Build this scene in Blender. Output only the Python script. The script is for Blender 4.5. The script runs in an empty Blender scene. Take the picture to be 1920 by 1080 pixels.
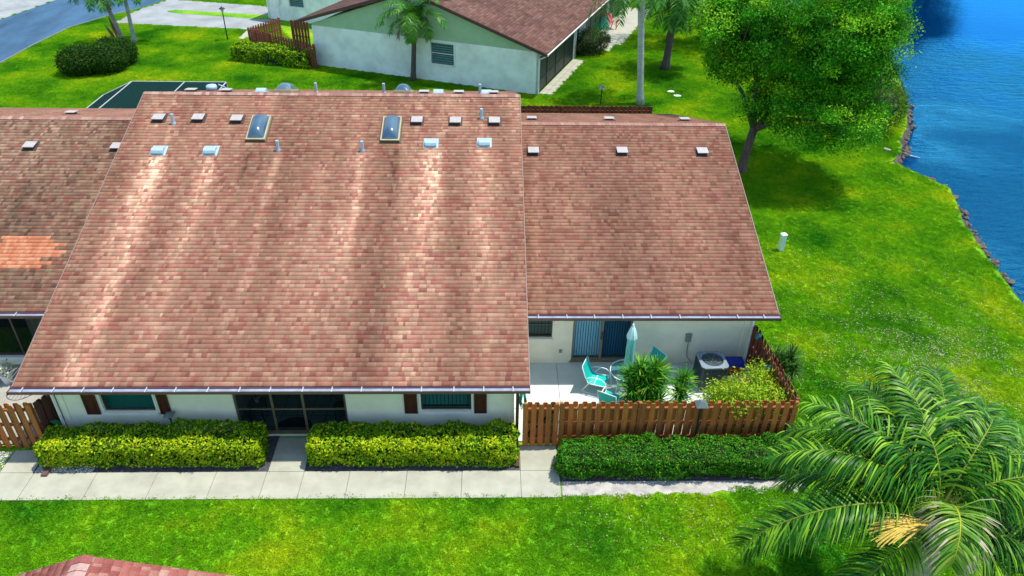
import bpy, math, random
import numpy as np
from math import sin, cos, pi, radians, atan2, sqrt
from mathutils import Matrix, Vector
random.seed(11)
RNG = np.random.default_rng(5)
S = bpy.context.scene
COL = S.collection

# ------------------------------------------------------------------ camera
FPX, PITCH, YAW, ROLL = 1429.8, 0.58493, 0.030576, 0.018158
CAMH = 16.0
CAM = np.array([0, 0, CAMH])
_F = np.array([sin(YAW)*cos(PITCH), cos(YAW)*cos(PITCH), -sin(PITCH)])
_R = np.array([cos(YAW), -sin(YAW), 0.0])
_U = np.cross(_R, _F)
_R2 = cos(ROLL)*_R + sin(ROLL)*_U
_U2 = -sin(ROLL)*_R + cos(ROLL)*_U
cd = bpy.data.cameras.new('camera'); cam = bpy.data.objects.new('camera', cd); COL.objects.link(cam)
cd.sensor_width = 36; cd.lens = FPX/1920*36; cd.clip_end = 1500; cd.clip_start = 0.1
M = Matrix(((_R2[0], _U2[0], -_F[0], 0), (_R2[1], _U2[1], -_F[1], 0), (_R2[2], _U2[2], -_F[2], CAMH), (0, 0, 0, 1)))
cam.matrix_world = M
S.camera = cam

# ------------------------------------------------------------------ light
SUN = np.array([0.33, 0.105, 1.0]); SUN /= np.linalg.norm(SUN)
W = bpy.data.worlds.new("World"); S.world = W; W.use_nodes = True
nt = W.node_tree; bg = nt.nodes['Background']
sky = nt.nodes.new('ShaderNodeTexSky'); sky.sky_type = 'NISHITA'; sky.sun_disc = False
sky.sun_elevation = math.asin(SUN[2]); sky.sun_rotation = atan2(SUN[0], SUN[1])
sky.air_density = 1.0; sky.dust_density = 0.4; sky.ozone_density = 1.3
nt.links.new(sky.outputs[0], bg.inputs[0]); bg.inputs[1].default_value = 0.15
sl = bpy.data.lights.new('sun', 'SUN'); sl.energy = 2.9; sl.angle = radians(1.3); sl.color = (1.0, 0.94, 0.84)
so = bpy.data.objects.new('sun', sl); COL.objects.link(so)
so.rotation_euler = Vector(SUN).to_track_quat('Z', 'Y').to_euler()
S.view_settings.view_transform = 'Standard'; S.view_settings.look = 'None'
S.view_settings.exposure = 0.98; S.view_settings.gamma = 1.0
S.render.engine = 'CYCLES'
S.cycles.use_denoising = True
S.cycles.max_bounces = 6; S.cycles.transparent_max_bounces = 12
S.cycles.diffuse_bounces = 3; S.cycles.glossy_bounces = 3

# ------------------------------------------------------------------ pixel -> place (positions on real planes)
def ray(px, py): return _F + _R2*(px-960)/FPX - _U2*(py-540)/FPX
def G(px, py, z=0.0):
    d = ray(px, py); return CAM + d*(z-CAMH)/d[2]
def AY(px, py, Y):
    d = ray(px, py); return CAM + d*Y/d[1]
def ONPL(px, py, Y0, z0, s):
    d = ray(px, py); t = (z0 - s*Y0 - CAMH)/(d[2]-s*d[1]); return CAM + t*d

# ------------------------------------------------------------------ mesh helpers
def norm(v):
    v = np.asarray(v, float); return v/max(1e-9, np.linalg.norm(v))
class MB:
    def __init__(s): s.v = []; s.f = []; s.c = []; s.m = []
    def add(s, vs, fs, c=(1, 1, 1), m=0):
        b = len(s.v); s.v.extend([tuple(map(float, p)) for p in vs])
        for f in fs:
            s.f.append(tuple(b+i for i in f)); s.c.append(c); s.m.append(m)
    def quad(s, a, b, c, d, col=(1, 1, 1), m=0): s.add([a, b, c, d], [(0, 1, 2, 3)], col, m)
    def box(s, p0, p1, c=(1, 1, 1), m=0):
        x0, y0, z0 = p0; x1, y1, z1 = p1
        s.obox((x0, y0, z0), (x1-x0, 0, 0), (0, y1-y0, 0), (0, 0, z1-z0), c, m)
    def obox(s, o, a, b, h, c=(1, 1, 1), m=0):
        o, a, b, h = [np.asarray(q, float) for q in (o, a, b, h)]
        vs = [o, o+a, o+a+b, o+b, o+h, o+a+h, o+a+b+h, o+b+h]
        fs = [(0, 3, 2, 1), (4, 5, 6, 7), (0, 1, 5, 4), (1, 2, 6, 5), (2, 3, 7, 6), (3, 0, 4, 7)]
        if np.dot(np.cross(a, b), h) < 0: fs = [f[::-1] for f in fs]
        s.add(vs, fs, c, m)
    def cbox(s, ctr, size, ang=0, c=(1, 1, 1), m=0):
        a = np.array([cos(ang), sin(ang), 0])*size[0]; b = np.array([-sin(ang), cos(ang), 0])*size[1]; h = np.array([0, 0, size[2]])
        s.obox(np.array(ctr)-a/2-b/2-h/2, a, b, h, c, m)
    def bar(s, p, q, w, t, up=(0, 0, 1), c=(1, 1, 1), m=0):
        p = np.asarray(p, float); q = np.asarray(q, float); d = norm(q-p)
        a = np.cross(d, up)
        if np.linalg.norm(a) < 1e-4: a = np.array([1., 0, 0])
        a = norm(a); b = norm(np.cross(a, d))
        s.obox(p-a*w/2-b*t/2, a*w, b*t, q-p, c, m)
    def tube(s, pts, rad, n=8, c=(1, 1, 1), m=0, cap=True):
        pts = [np.asarray(p, float) for p in pts]
        if not hasattr(rad, '__len__'): rad = [rad]*len(pts)
        vs = []; prev = None
        for i, p in enumerate(pts):
            d = norm(pts[min(i+1, len(pts)-1)]-pts[max(i-1, 0)])
            if prev is None:
                a = np.cross(d, (0, 0, 1))
                if np.linalg.norm(a) < .05: a = np.cross(d, (1, 0, 0))
            else: a = prev - d*np.dot(prev, d)
            a = norm(a); prev = a; b = np.cross(d, a)
            for k in range(n):
                t = 2*pi*k/n; vs.append(p + rad[i]*(cos(t)*a+sin(t)*b))
        fs = []
        for i in range(len(pts)-1):
            for k in range(n):
                k2 = (k+1) % n; fs.append((i*n+k, i*n+k2, (i+1)*n+k2, (i+1)*n+k))
        if cap: fs.append(tuple(range(n))[::-1]); fs.append(tuple((len(pts)-1)*n+k for k in range(n)))
        s.add(vs, fs, c, m)
    def lathe(s, prof, ctr=(0, 0, 0), n=20, c=(1, 1, 1), m=0):
        cx, cy, cz = ctr; vs = []; fs = []
        for r, z in prof:
            for k in range(n):
                t = 2*pi*k/n; vs.append((cx+r*cos(t), cy+r*sin(t), cz+z))
        for i in range(len(prof)-1):
            for k in range(n):
                k2 = (k+1) % n; fs.append((i*n+k, i*n+k2, (i+1)*n+k2, (i+1)*n+k))
        fs.append(tuple(range(n))[::-1]); fs.append(tuple((len(prof)-1)*n+k for k in range(n)))
        s.add(vs, fs, c, m)
    def poly(s, pts, z0, z1, c=(1, 1, 1), m=0):
        n = len(pts); A = sum(pts[i][0]*pts[(i+1) % n][1]-pts[(i+1) % n][0]*pts[i][1] for i in range(n))
        if A < 0: pts = pts[::-1]
        vs = [(p[0], p[1], z0) for p in pts]+[(p[0], p[1], z1) for p in pts]
        fs = [tuple(range(n))[::-1], tuple(range(n, 2*n))]+[(i, (i+1) % n, n+(i+1) % n, n+i) for i in range(n)]
        s.add(vs, fs, c, m)
    def extrude(s, prof, o, a, b, h, c=(1, 1, 1), m=0):
        # prof in (a,b) coordinates, extruded along h
        o, a, b, h = [np.asarray(q, float) for q in (o, a, b, h)]
        n = len(prof); vs = [o+a*p[0]+b*p[1] for p in prof]; vs += [v+h for v in vs]
        fs = [tuple(range(n)), tuple(range(n, 2*n))[::-1]]+[(i, n+i, n+(i+1) % n, (i+1) % n) for i in range(n)]
        s.add(vs, fs, c, m)
    def build(s, name, mat, parent=None, smooth=False, bevel=0, local=False):
        me = bpy.data.meshes.new(name)
        off = np.zeros(3)
        if parent is not None and not local: off = np.array(world_loc(parent))
        me.from_pydata([(p[0]-off[0], p[1]-off[1], p[2]-off[2]) for p in s.v], [], s.f)
        mats = mat if isinstance(mat, (list, tuple)) else [mat]
        for mm in mats: me.materials.append(mm)
        me.polygons.foreach_set('material_index', s.m)
        if any(c != (1, 1, 1) for c in s.c):
            at = me.color_attributes.new('col', 'FLOAT_COLOR', 'CORNER')
            arr = np.ones((len(me.loops), 4), np.float32); k = 0
            for f, c in zip(s.f, s.c):
                arr[k:k+len(f), :3] = c; k += len(f)
            at.data.foreach_set('color', arr.ravel())
        if smooth: me.polygons.foreach_set('use_smooth', [True]*len(me.polygons))
        me.update()
        o = bpy.data.objects.new(name, me); COL.objects.link(o)
        if parent is not None: o.parent = parent
        if bevel:
            bv = o.modifiers.new('b', 'BEVEL'); bv.width = bevel; bv.segments = 2; bv.limit_method = 'ANGLE'
        return o
def world_loc(o):
    v = Vector(o.location)
    while o.parent is not None:
        o = o.parent; v = v + o.location
    return v
def npmesh(name, V, F, mat, parent=None, col=None, smooth=False):
    """V (n,3), F (m,4) ints, col (m,3) per face"""
    V = np.asarray(V, np.float32)
    if parent is not None: V = V - np.array(world_loc(parent), np.float32)
    me = bpy.data.meshes.new(name); nf, k = F.shape
    me.vertices.add(len(V)); me.vertices.foreach_set('co', V.ravel())
    me.loops.add(nf*k); me.loops.foreach_set('vertex_index', F.astype(np.int32).ravel())
    me.polygons.add(nf); me.polygons.foreach_set('loop_start', np.arange(0, nf*k, k, dtype=np.int32))
    me.materials.append(mat); me.update(calc_edges=True)
    if col is not None:
        at = me.color_attributes.new('col', 'FLOAT_COLOR', 'CORNER')
        col = np.asarray(col, np.float32)
        if col.ndim == 2: col = np.repeat(col[:, None, :], k, axis=1)
        a = np.ones((nf*k, 4), np.float32); a[:, :3] = col.reshape(-1, 3)
        at.data.foreach_set('color', a.ravel())
    if smooth: me.polygons.foreach_set('use_smooth', [True]*nf)
    o = bpy.data.objects.new(name, me); COL.objects.link(o)
    if parent is not None: o.parent = parent
    return o
def tag(o, label=None, cat=None, group=None, kind=None):
    if label: o['label'] = label
    if cat: o['category'] = cat
    if group: o['group'] = group
    if kind: o['kind'] = kind
    return o
def thing(name, label, cat, loc, rz=0, group=None):
    o = bpy.data.objects.new(name, None); COL.objects.link(o); o.empty_display_size = .2
    o.location = [float(q) for q in loc]; o.rotation_euler = (0, 0, rz)
    return tag(o, label, cat, group)
def copy_tree(o, parent=None):
    c = o.copy(); COL.objects.link(c); c.parent = parent
    for ch in list(o.children): copy_tree(ch, c)
    return c

# ------------------------------------------------------------------ value noise
_tab = RNG.random((256, 256))
def vnoise(x, y):
    x = np.asarray(x, float); y = np.asarray(y, float)
    xi = np.floor(x).astype(int); yi = np.floor(y).astype(int); fx = x-xi; fy = y-yi
    fx = fx*fx*(3-2*fx); fy = fy*fy*(3-2*fy)
    t = lambda a, b: _tab[a % 256, b % 256]
    return (t(xi, yi)*(1-fx)+t(xi+1, yi)*fx)*(1-fy)+(t(xi, yi+1)*(1-fx)+t(xi+1, yi+1)*fx)*fy

# ------------------------------------------------------------------ materials
def mat(name, col, rough=.7, var=0.0, vscale=3.0, bump=0.0, bscale=40.0, attr=False, metal=0.0, spec=.5, trans=0.0, col2=None, stretch=None, detail=4):
    m = bpy.data.materials.new(name); m.use_nodes = True; n = m.node_tree.nodes; L = m.node_tree.links
    b = n['Principled BSDF']; b.inputs['Roughness'].default_value = rough; b.inputs['Metallic'].default_value = metal
    b.inputs['Specular IOR Level'].default_value = spec
    src = None
    tc = n.new('ShaderNodeTexCoord'); vec = tc.outputs['Object']
    if stretch:
        mp = n.new('ShaderNodeMapping'); mp.inputs['Scale'].default_value = stretch; L.new(vec, mp.inputs[0]); vec = mp.outputs[0]
    if attr:
        a = n.new('ShaderNodeVertexColor'); a.layer_name = 'col'
        mx = n.new('ShaderNodeMix'); mx.data_type = 'RGBA'; mx.blend_type = 'MULTIPLY'; mx.inputs[0].default_value = 1
        L.new(a.outputs[0], mx.inputs[6]); mx.inputs[7].default_value = (*col, 1); src = mx.outputs[2]
    if var > 0 or col2:
        nz = n.new('ShaderNodeTexNoise'); nz.inputs['Scale'].default_value = vscale; nz.inputs['Detail'].default_value = detail
        nz.inputs['Roughness'].default_value = .62
        L.new(vec, nz.inputs['Vector'])
        rp = n.new('ShaderNodeValToRGB'); rp.color_ramp.elements[0].position = .3; rp.color_ramp.elements[1].position = .7
        if col2:
            rp.color_ramp.elements[0].color = (*col, 1); rp.color_ramp.elements[1].color = (*col2, 1)
            if src is None: src = None
        else:
            lo = 1-var; hi = 1+var*.5
            rp.color_ramp.elements[0].color = (lo, lo, lo, 1); rp.color_ramp.elements[1].color = (hi, hi, hi, 1)
        L.new(nz.outputs[0], rp.inputs[0])
        if col2 and not attr: src = rp.outputs[0]
        else:
            m2 = n.new('ShaderNodeMix'); m2.data_type = 'RGBA'; m2.blend_type = 'MULTIPLY'; m2.inputs[0].default_value = 1
            if src is not None: L.new(src, m2.inputs[6])
            else: m2.inputs[6].default_value = (*col, 1)
            L.new(rp.outputs[0], m2.inputs[7]); src = m2.outputs[2]
    if src is not None: L.new(src, b.inputs['Base Color'])
    else: b.inputs['Base Color'].default_value = (*col, 1)
    if bump > 0:
        bz = n.new('ShaderNodeTexNoise'); bz.inputs['Scale'].default_value = bscale; bz.inputs['Detail'].default_value = 3
        L.new(tc.outputs['Object'], bz.inputs['Vector'])
        bp = n.new('ShaderNodeBump'); bp.inputs['Strength'].default_value = bump; bp.inputs['Distance'].default_value = .02
        L.new(bz.outputs[0], bp.inputs['Height']); L.new(bp.outputs[0], b.inputs['Normal'])
    if trans > 0:
        tl = n.new('ShaderNodeBsdfTranslucent')
        if src is not None: L.new(src, tl.inputs[0])
        else: tl.inputs[0].default_value = (*col, 1)
        ms = n.new('ShaderNodeMixShader'); ms.inputs[0].default_value = trans
        L.new(b.outputs[0], ms.inputs[1]); L.new(tl.outputs[0], ms.inputs[2]); L.new(ms.outputs[0], n['Material Output'].inputs[0])
    return m
def glassy(name, tint, opacity=.35, rough=.05, body=(0, 0.05, .06), spec=.5):
    """thin sheet that lets part of the light through, with a real fresnel sheen"""
    m = bpy.data.materials.new(name); m.use_nodes = True; n = m.node_tree.nodes; L = m.node_tree.links
    b = n['Principled BSDF']; b.inputs['Base Color'].default_value = (*body, 1); b.inputs['Roughness'].default_value = rough; b.inputs['Specular IOR Level'].default_value = spec
    t = n.new('ShaderNodeBsdfTransparent'); t.inputs[0].default_value = (*tint, 1)
    ms = n.new('ShaderNodeMixShader'); ms.inputs[0].default_value = opacity
    L.new(t.outputs[0], ms.inputs[1]); L.new(b.outputs[0], ms.inputs[2]); L.new(ms.outputs[0], n['Material Output'].inputs[0])
    return m

M_ROOF = mat('asphalt_shingle', (1, 1, 1), .95, var=.3, vscale=45, attr=True, bump=.5, bscale=120, spec=.1, detail=6)
M_FASCIA = mat('dark_brown_fascia', (.085, .035, .026), .6, var=.25)
M_SOFFIT = mat('soffit', (.55, .55, .5), .8)
M_WALL = mat('cream_stucco', (.91, .88, .66), .9, var=.10, vscale=1.3, bump=.35, bscale=60, spec=.2)
M_TRIM = mat('white_trim', (.82, .82, .74), .6, var=.08)
M_GUT = mat('gutter_white_metal', (.27, .33, .42), .5, var=.3, vscale=4)
M_GUTB = mat('gutter_brown', (.12, .065, .055), .5, var=.2)
M_BRKT = mat('bracket_white', (.45, .46, .48), .4)
M_SHUT = mat('shutter_brown', (.075, .016, .008), .5, var=.25, vscale=6)
M_BRONZE = mat('bronze_frame', (.06, .05, .035), .45, var=.2)
M_BRONZE2 = mat('porch_frame', (.13, .105, .06), .55, var=.3, vscale=5)
M_BLIND = mat('blind', (.30, .52, .48), .8)
M_BLINDB = mat('blind_blue', (.72, .88, .90), .75)
M_BLINDD = mat('blind_dim', (.05, .14, .22), .8)
M_GLASS = glassy('window_glass', (.45, .72, .7), .35, .04, (.004, .03, .03))
M_GLASSB = glassy('door_glass', (.68, .90, .96), .12, .04, (.0, .04, .07))
M_SCREEN = glassy('insect_screen', (.8, .85, .85), .42, .8, (.01, .016, .014), .05)
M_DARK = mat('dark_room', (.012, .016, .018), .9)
M_TILE = mat('porch_tile', (.18, .30, .30), .5, var=.2)
M_VENTW = mat('vent_top', (.40, .365, .33), .5, var=.12, vscale=8)
M_VENTD = mat('vent_side', (.05, .03, .025), .7)
M_VENTB = mat('vent_hood', (.34, .47, .53), .4, var=.12, vscale=8)
M_SKYF = mat('skylight_frame', (.42, .36, .20), .5, var=.2)
M_SKYD = mat('skylight_dome', (.012, .06, .13), .22, col2=(.09, .15, .18), vscale=1.1, spec=.8, detail=1)
M_CONC = mat('concrete', (.385, .385, .30), .9, var=.2, vscale=1.6, bump=.2, bscale=50, spec=.2, detail=8)
M_CONCW = mat('painted_patio', (.56, .62, .58), .75, var=.10, vscale=1.2, bump=.1, spec=.2, detail=8)
M_DRIVE = mat('driveway_concrete', (.29, .31, .30), .9, var=.3, vscale=.5, bump=.2, spec=.2, detail=8)
M_ROAD = mat('asphalt', (.048, .115, .19), .9, var=.45, vscale=.5, bump=.3, bscale=30, spec=.2, detail=9, stretch=(1, .35, 1))
M_JOINT = mat('joint', (.16, .16, .14), .9)
M_SAND = mat('sandy_soil', (.42, .40, .36), .95, var=.4, vscale=3, bump=.5, bscale=25, detail=8)
M_MULCH = mat('mulch', (.07, .07, .075), .95, var=.6, vscale=9, bump=.8, bscale=40)
M_PEB = mat('pebbles', (1, 1, 1), .8, attr=True)
M_WOOD = mat('cedar_fence', (.42, .135, .022), .75, var=.35, vscale=4, attr=True, stretch=(5, 5, .6), bump=.3, bscale=30)
M_WOODR = mat('red_brown_fence', (.22, .055, .022), .8, var=.35, vscale=4, attr=True, stretch=(5, 5, .6))
M_WOODD = mat('dark_gate', (.075, .022, .010), .7, var=.3, vscale=4, stretch=(5, 5, .6))
M_FWALL = mat('aqua_stucco', (.90, .96, .83), .9, var=.24, vscale=.8, bump=.3, bscale=50, spec=.2, detail=9)
M_FGREEN = mat('green_gable', (.38, .57, .33), .9, var=.08, vscale=2, spec=.2)
M_TURQ = mat('turquoise_sling', (.0, .58, .50), .6, var=.1, vscale=30, trans=.2)
M_UMB = mat('aqua_canvas', (.26, .74, .62), .8, var=.15, vscale=12, trans=.15)
M_WHITEM = mat('white_metal', (.8, .85, .85), .35)
M_ACB = mat('ac_body', (.02, .045, .055), .5, var=.3, vscale=10)
M_ACT = mat('ac_top', (.19, .25, .29), .4, var=.15)
M_BLACK = mat('black_plastic', (.01, .012, .014), .5)
M_BLUE = mat('blue_plastic', (.005, .03, .35), .4)
M_ORANGE = mat('orange_plastic', (.42, .07, .01), .5)
M_GREYM = mat('grey_metal', (.24, .26, .22), .5, var=.2, vscale=9)
M_HOSE = mat('green_hose', (.005, .16, .05), .4)
M_HOSET = mat('teal_hose', (.0, .32, .22), .4)
M_CHROM = mat('lamp_glass', (.5, .6, .62), .15)
M_AMBER = mat('lamp_amber', (.7, .5, .1), .3)
M_BARK = mat('bark', (.11, .085, .065), .95, var=.5, vscale=5, bump=1, bscale=14, stretch=(2, 2, .5))
M_BARKP = mat('palm_bark', (.30, .27, .22), .95, var=.45, vscale=3, bump=.8, bscale=10, stretch=(.4, .4, 5))
M_BARKG = mat('palm_bark_pale', (.36, .38, .34), .9, var=.35, vscale=2, bump=.5, bscale=8, stretch=(.5, .5, 4))
M_LEAF = mat('leaf', (1, 1, 1), .62, attr=True, trans=.3, spec=.12)
M_PALM = mat('palm_leaf', (1, 1, 1), .42, attr=True, trans=.2, spec=.2)
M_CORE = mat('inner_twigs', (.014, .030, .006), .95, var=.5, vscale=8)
M_FLOWERW = mat('white_flower', (.8, .8, .7), .6)
M_POT = mat('white_pot', (.72, .78, .78), .5)
M_PINK = mat('pink_plastic', (.75, .16, .17), .5)
M_STEP = mat('white_stone', (.72, .72, .68), .8, var=.2)
M_ROCK = mat('shore_rock', (.12, .10, .085), .95, var=.5, vscale=4, bump=.8, bscale=12)
M_PIPE = mat('bleached_branch', (.50, .48, .42), .8, var=.2)
M_PED = mat('pale_green_box', (.48, .66, .58), .5, var=.1)
M_CURT = mat('cream_curtain', (.30, .30, .20), .9)

# ------------------------------------------------------------------ water
m = bpy.data.materials.new('lake_water'); m.use_nodes = True; n = m.node_tree.nodes; L = m.node_tree.links
n.remove(n['Principled BSDF'])
tc = n.new('ShaderNodeTexCoord'); mp = n.new('ShaderNodeMapping'); mp.inputs['Scale'].default_value = (1, 2.4, 1); mp.inputs['Rotation'].default_value = (0, 0, .3)
L.new(tc.outputs['Object'], mp.inputs[0])
n1 = n.new('ShaderNodeTexNoise'); n1.inputs['Scale'].default_value = 3.0; n1.inputs['Detail'].default_value = 6; n1.inputs['Roughness'].default_value = .6
n2 = n.new('ShaderNodeTexNoise'); n2.inputs['Scale'].default_value = .14; n2.inputs['Detail'].default_value = 3
L.new(mp.outputs[0], n1.inputs[0]); L.new(tc.outputs['Object'], n2.inputs[0])
rm = n.new('ShaderNodeMapRange'); rm.inputs[1].default_value = .38; rm.inputs[2].default_value = .62; rm.inputs[3].default_value = .35; rm.inputs[4].default_value = 1.0
L.new(n2.outputs[0], rm.inputs[0])
# the breeze ruffles the near end of the lake; the far end lies calm
sx = n.new('ShaderNodeSeparateXYZ'); L.new(tc.outputs['Object'], sx.inputs[0])
ry = n.new('ShaderNodeMapRange'); ry.inputs[1].default_value = 62; ry.inputs[2].default_value = 30; ry.inputs[3].default_value = .04; ry.inputs[4].default_value = 1.3; L.new(sx.outputs['Y'], ry.inputs[0])
mm = n.new('ShaderNodeMath'); mm.operation = 'MULTIPLY'; mm.use_clamp = True; L.new(rm.outputs[0], mm.inputs[0]); L.new(ry.outputs[0], mm.inputs[1])
bp = n.new('ShaderNodeBump'); bp.inputs['Distance'].default_value = .42
L.new(mm.outputs[0], bp.inputs['Strength']); n3 = n.new('ShaderNodeTexNoise'); n3.inputs['Scale'].default_value = 1.1; n3.inputs['Detail'].default_value = 4; L.new(mp.outputs[0], n3.inputs[0])
w3 = n.new('ShaderNodeMath'); w3.operation = 'MULTIPLY_ADD'; w3.inputs[1].default_value = 1.6; L.new(n3.outputs[0], w3.inputs[0]); L.new(n1.outputs[0], w3.inputs[2]); L.new(w3.outputs[0], bp.inputs['Height'])
fr = n.new('ShaderNodeFresnel'); fr.inputs[0].default_value = 1.42; L.new(bp.outputs[0], fr.inputs['Normal'])
df = n.new('ShaderNodeBsdfDiffuse'); df.inputs[0].default_value = (.0, .025, .095, 1)  # the sky's blue reflection is painted into the diffuse and gloss colours
gl_ = n.new('ShaderNodeBsdfGlossy'); gl_.inputs[0].default_value = (.055, .44, .88, 1); gl_.inputs['Roughness'].default_value = .09; L.new(bp.outputs[0], gl_.inputs['Normal'])
mu = n.new('ShaderNodeMath'); mu.operation = 'MULTIPLY'; mu.inputs[1].default_value = 1.6; mu.use_clamp = True; L.new(fr.outputs[0], mu.inputs[0])
ms = n.new('ShaderNodeMixShader'); L.new(mu.outputs[0], ms.inputs[0]); L.new(df.outputs[0], ms.inputs[1]); L.new(gl_.outputs[0], ms.inputs[2]); L.new(ms.outputs[0], n['Material Output'].inputs[0])
M_WATER = m

# ------------------------------------------------------------------ lawn material
def lawn_nodes(m, alt=False):
    m.use_nodes = True; n = m.node_tree.nodes; L = m.node_tree.links; b = n['Principled BSDF']
    b.inputs['Roughness'].default_value = .85; b.inputs['Specular IOR Level'].default_value = .15
    geo = n.new('ShaderNodeNewGeometry')
    if alt:
        at = n.new('ShaderNodeAttribute'); at.attribute_type = 'INSTANCER'; at.attribute_name = 'gpos'; pos = at.outputs['Vector']
    else: pos = geo.outputs['Position']
    def nz(sc, det=5, ro=.55):
        q = n.new('ShaderNodeTexNoise'); q.inputs['Scale'].default_value = sc; q.inputs['Detail'].default_value = det; q.inputs['Roughness'].default_value = ro
        L.new(pos, q.inputs['Vector']); return q.outputs[0]
    def ramp(src, stops):
        r = n.new('ShaderNodeValToRGB'); e = r.color_ramp.elements
        while len(e) < len(stops): e.new(.5)
        for i, (p, c) in enumerate(stops): e[i].position = p; e[i].color = (*c, 1)
        L.new(src, r.inputs[0]); return r.outputs[0]
    base = ramp(nz(.30, 6, .60), [(.33, (.026, .19, .004)), (.5, (.12, .34, .005)), (.68, (.30, .44, .008))])
    fine = ramp(nz(16 if not alt else 13, 2), [(.32, (.52, .58, .5)), (.68, (1.45, 1.32, 1.1))])
    mx = n.new('ShaderNodeMix'); mx.data_type = 'RGBA'; mx.blend_type = 'MULTIPLY'; mx.inputs[0].default_value = 1
    L.new(base, mx.inputs[6]); L.new(fine, mx.inputs[7]); out = mx.outputs[2]
    # straw patches
    pm = ramp(nz(1.6, 9, .75), [(.60, (0, 0, 0)), (.72, (.6, .6, .6))])
    m2 = n.new('ShaderNodeMix'); m2.data_type = 'RGBA'; L.new(pm, m2.inputs[0]); L.new(out, m2.inputs[6]); m2.inputs[7].default_value = (.30, .31, .03, 1); out = m2.outputs[2]
    if not alt:
        # worn pale patches toward the lake on the right
        sep = n.new('ShaderNodeVectorMath'); sep.operation = 'DISTANCE'; L.new(pos, sep.inputs[0]); sep.inputs[1].default_value = (14.6, 19.4, 0)
        mr = n.new('ShaderNodeMapRange'); mr.inputs[1].default_value = 0; mr.inputs[2].default_value = 7; mr.inputs[3].default_value = .10; mr.inputs[4].default_value = -.12
        L.new(sep.outputs['Value'], mr.inputs[0])
        ad = n.new('ShaderNodeMath'); L.new(nz(4.5, 8, .75), ad.inputs[0]); L.new(mr.outputs[0], ad.inputs[1])
        wm = ramp(ad.outputs[0], [(.58, (0, 0, 0)), (.68, (.9, .9, .9))])
        m3 = n.new('ShaderNodeMix'); m3.data_type = 'RGBA'; L.new(wm, m3.inputs[0]); L.new(out, m3.inputs[6]); m3.inputs[7].default_value = (.30, .29, .20, 1); out = m3.outputs[2]
        bz = n.new('ShaderNodeTexNoise'); bz.inputs['Scale'].default_value = 22; bz.inputs['Detail'].default_value = 5; L.new(pos, bz.inputs['Vector'])
        bpn = n.new('ShaderNodeBump'); bpn.inputs['Strength'].default_value = .9; bpn.inputs['Distance'].default_value = .05
        L.new(bz.outputs[0], bpn.inputs['Height']); L.new(bpn.outputs[0], b.inputs['Normal'])
    if alt:
        m4 = n.new('ShaderNodeMix'); m4.data_type = 'RGBA'; m4.blend_type = 'MULTIPLY'; m4.inputs[0].default_value = 1; L.new(out, m4.inputs[6]); m4.inputs[7].default_value = (1.55, 1.4, 1.2, 1); out = m4.outputs[2]
    L.new(out, b.inputs['Base Color'])
    if alt:
        tl = n.new('ShaderNodeBsdfTranslucent'); L.new(out, tl.inputs[0]); ms = n.new('ShaderNodeMixShader'); ms.inputs[0].default_value = .35
        L.new(b.outputs[0], ms.inputs[1]); L.new(tl.outputs[0], ms.inputs[2]); L.new(ms.outputs[0], n['Material Output'].inputs[0])
M_LAWN = bpy.data.materials.new('lawn'); lawn_nodes(M_LAWN)
M_BLADE = bpy.data.materials.new('grass_blade'); lawn_nodes(M_BLADE, True)

# ================================================================== SETTING
shore_px = [(1648, 60), (1668, 110), (1690, 160), (1703, 205), (1700, 242), (1688, 262), (1690, 285), (1673, 302), (1700, 315), (1735, 331), (1782, 353),
            (1796, 387), (1807, 418), (1829, 449), (1844, 471), (1880, 520), (1920, 575)]
shore = [G(*p)[:2] for p in shore_px]
far_pts = [(62, 150), (60, 100), (56, 91), (44, 85), (30, 81), (23.2, 74)]
pts = far_pts + [tuple(p) for p in shore if p[1] < 72] + [(19.8, 20.5), (20.6, 17), (22, 12), (26, 2), (34, -30)]
def subdiv(pts, k, j):
    out = []
    for i in range(len(pts)-1):
        a = np.array(pts[i]); b_ = np.array(pts[i+1])
        for q in range(k):
            t = q/k; p = a*(1-t)+b_*t
            out.append((p[0]+random.uniform(-j, j)*(q > 0), p[1]+random.uniform(-j, j)*(q > 0)))
    out.append(pts[-1]); return out
shoreline = subdiv(pts, 4, .06)
g = MB()
outer = [(300, -30), (300, -200), (-400, -200), (-400, 600), (36, 600)]
land = [(x, y, 0) for x, y in shoreline]+[(34, -200, 0), (-400, -200, 0), (-400, 600, 0), (62, 600, 0)]
g.add(land, [tuple(range(len(land)))[::-1]])
n_ = len(shoreline)
# the bank steps down under the water
for (x0, y0), (x1, y1) in zip(shoreline[:-1], shoreline[1:]):
    pass
o = g.build('ground', M_LAWN); tag(o, kind='structure')
g = MB(); rb = random.Random(5); ed = [(.08+rb.uniform(-.03, .08), .16+rb.uniform(.0, .14)) for _ in shoreline]
for k in range(len(shoreline)-1):
    (x0, y0), (x1, y1) = shoreline[k], shoreline[k+1]; (a0_, b0_), (a1_, b1_) = ed[k], ed[k+1]
    g.quad((x0-.03, y0, .01), (x1-.03, y1, .01), (x1+a1_, y1, -.13), (x0+a0_, y0, -.13)); g.quad((x0+a0_, y0, -.13), (x1+a1_, y1, -.13), (x1+b1_, y1, -.33), (x0+b0_, y0, -.33)); g.quad((x0+b0_, y0, -.33), (x1+b1_, y1, -.33), (x1+1.9, y1, -1.4), (x0+1.9, y0, -1.4))
tag(g.build('lake_bank', mat('wet_mud', (.075, .06, .045), .8, var=.6, vscale=5, bump=.9, bscale=14)), kind='structure')
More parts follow.
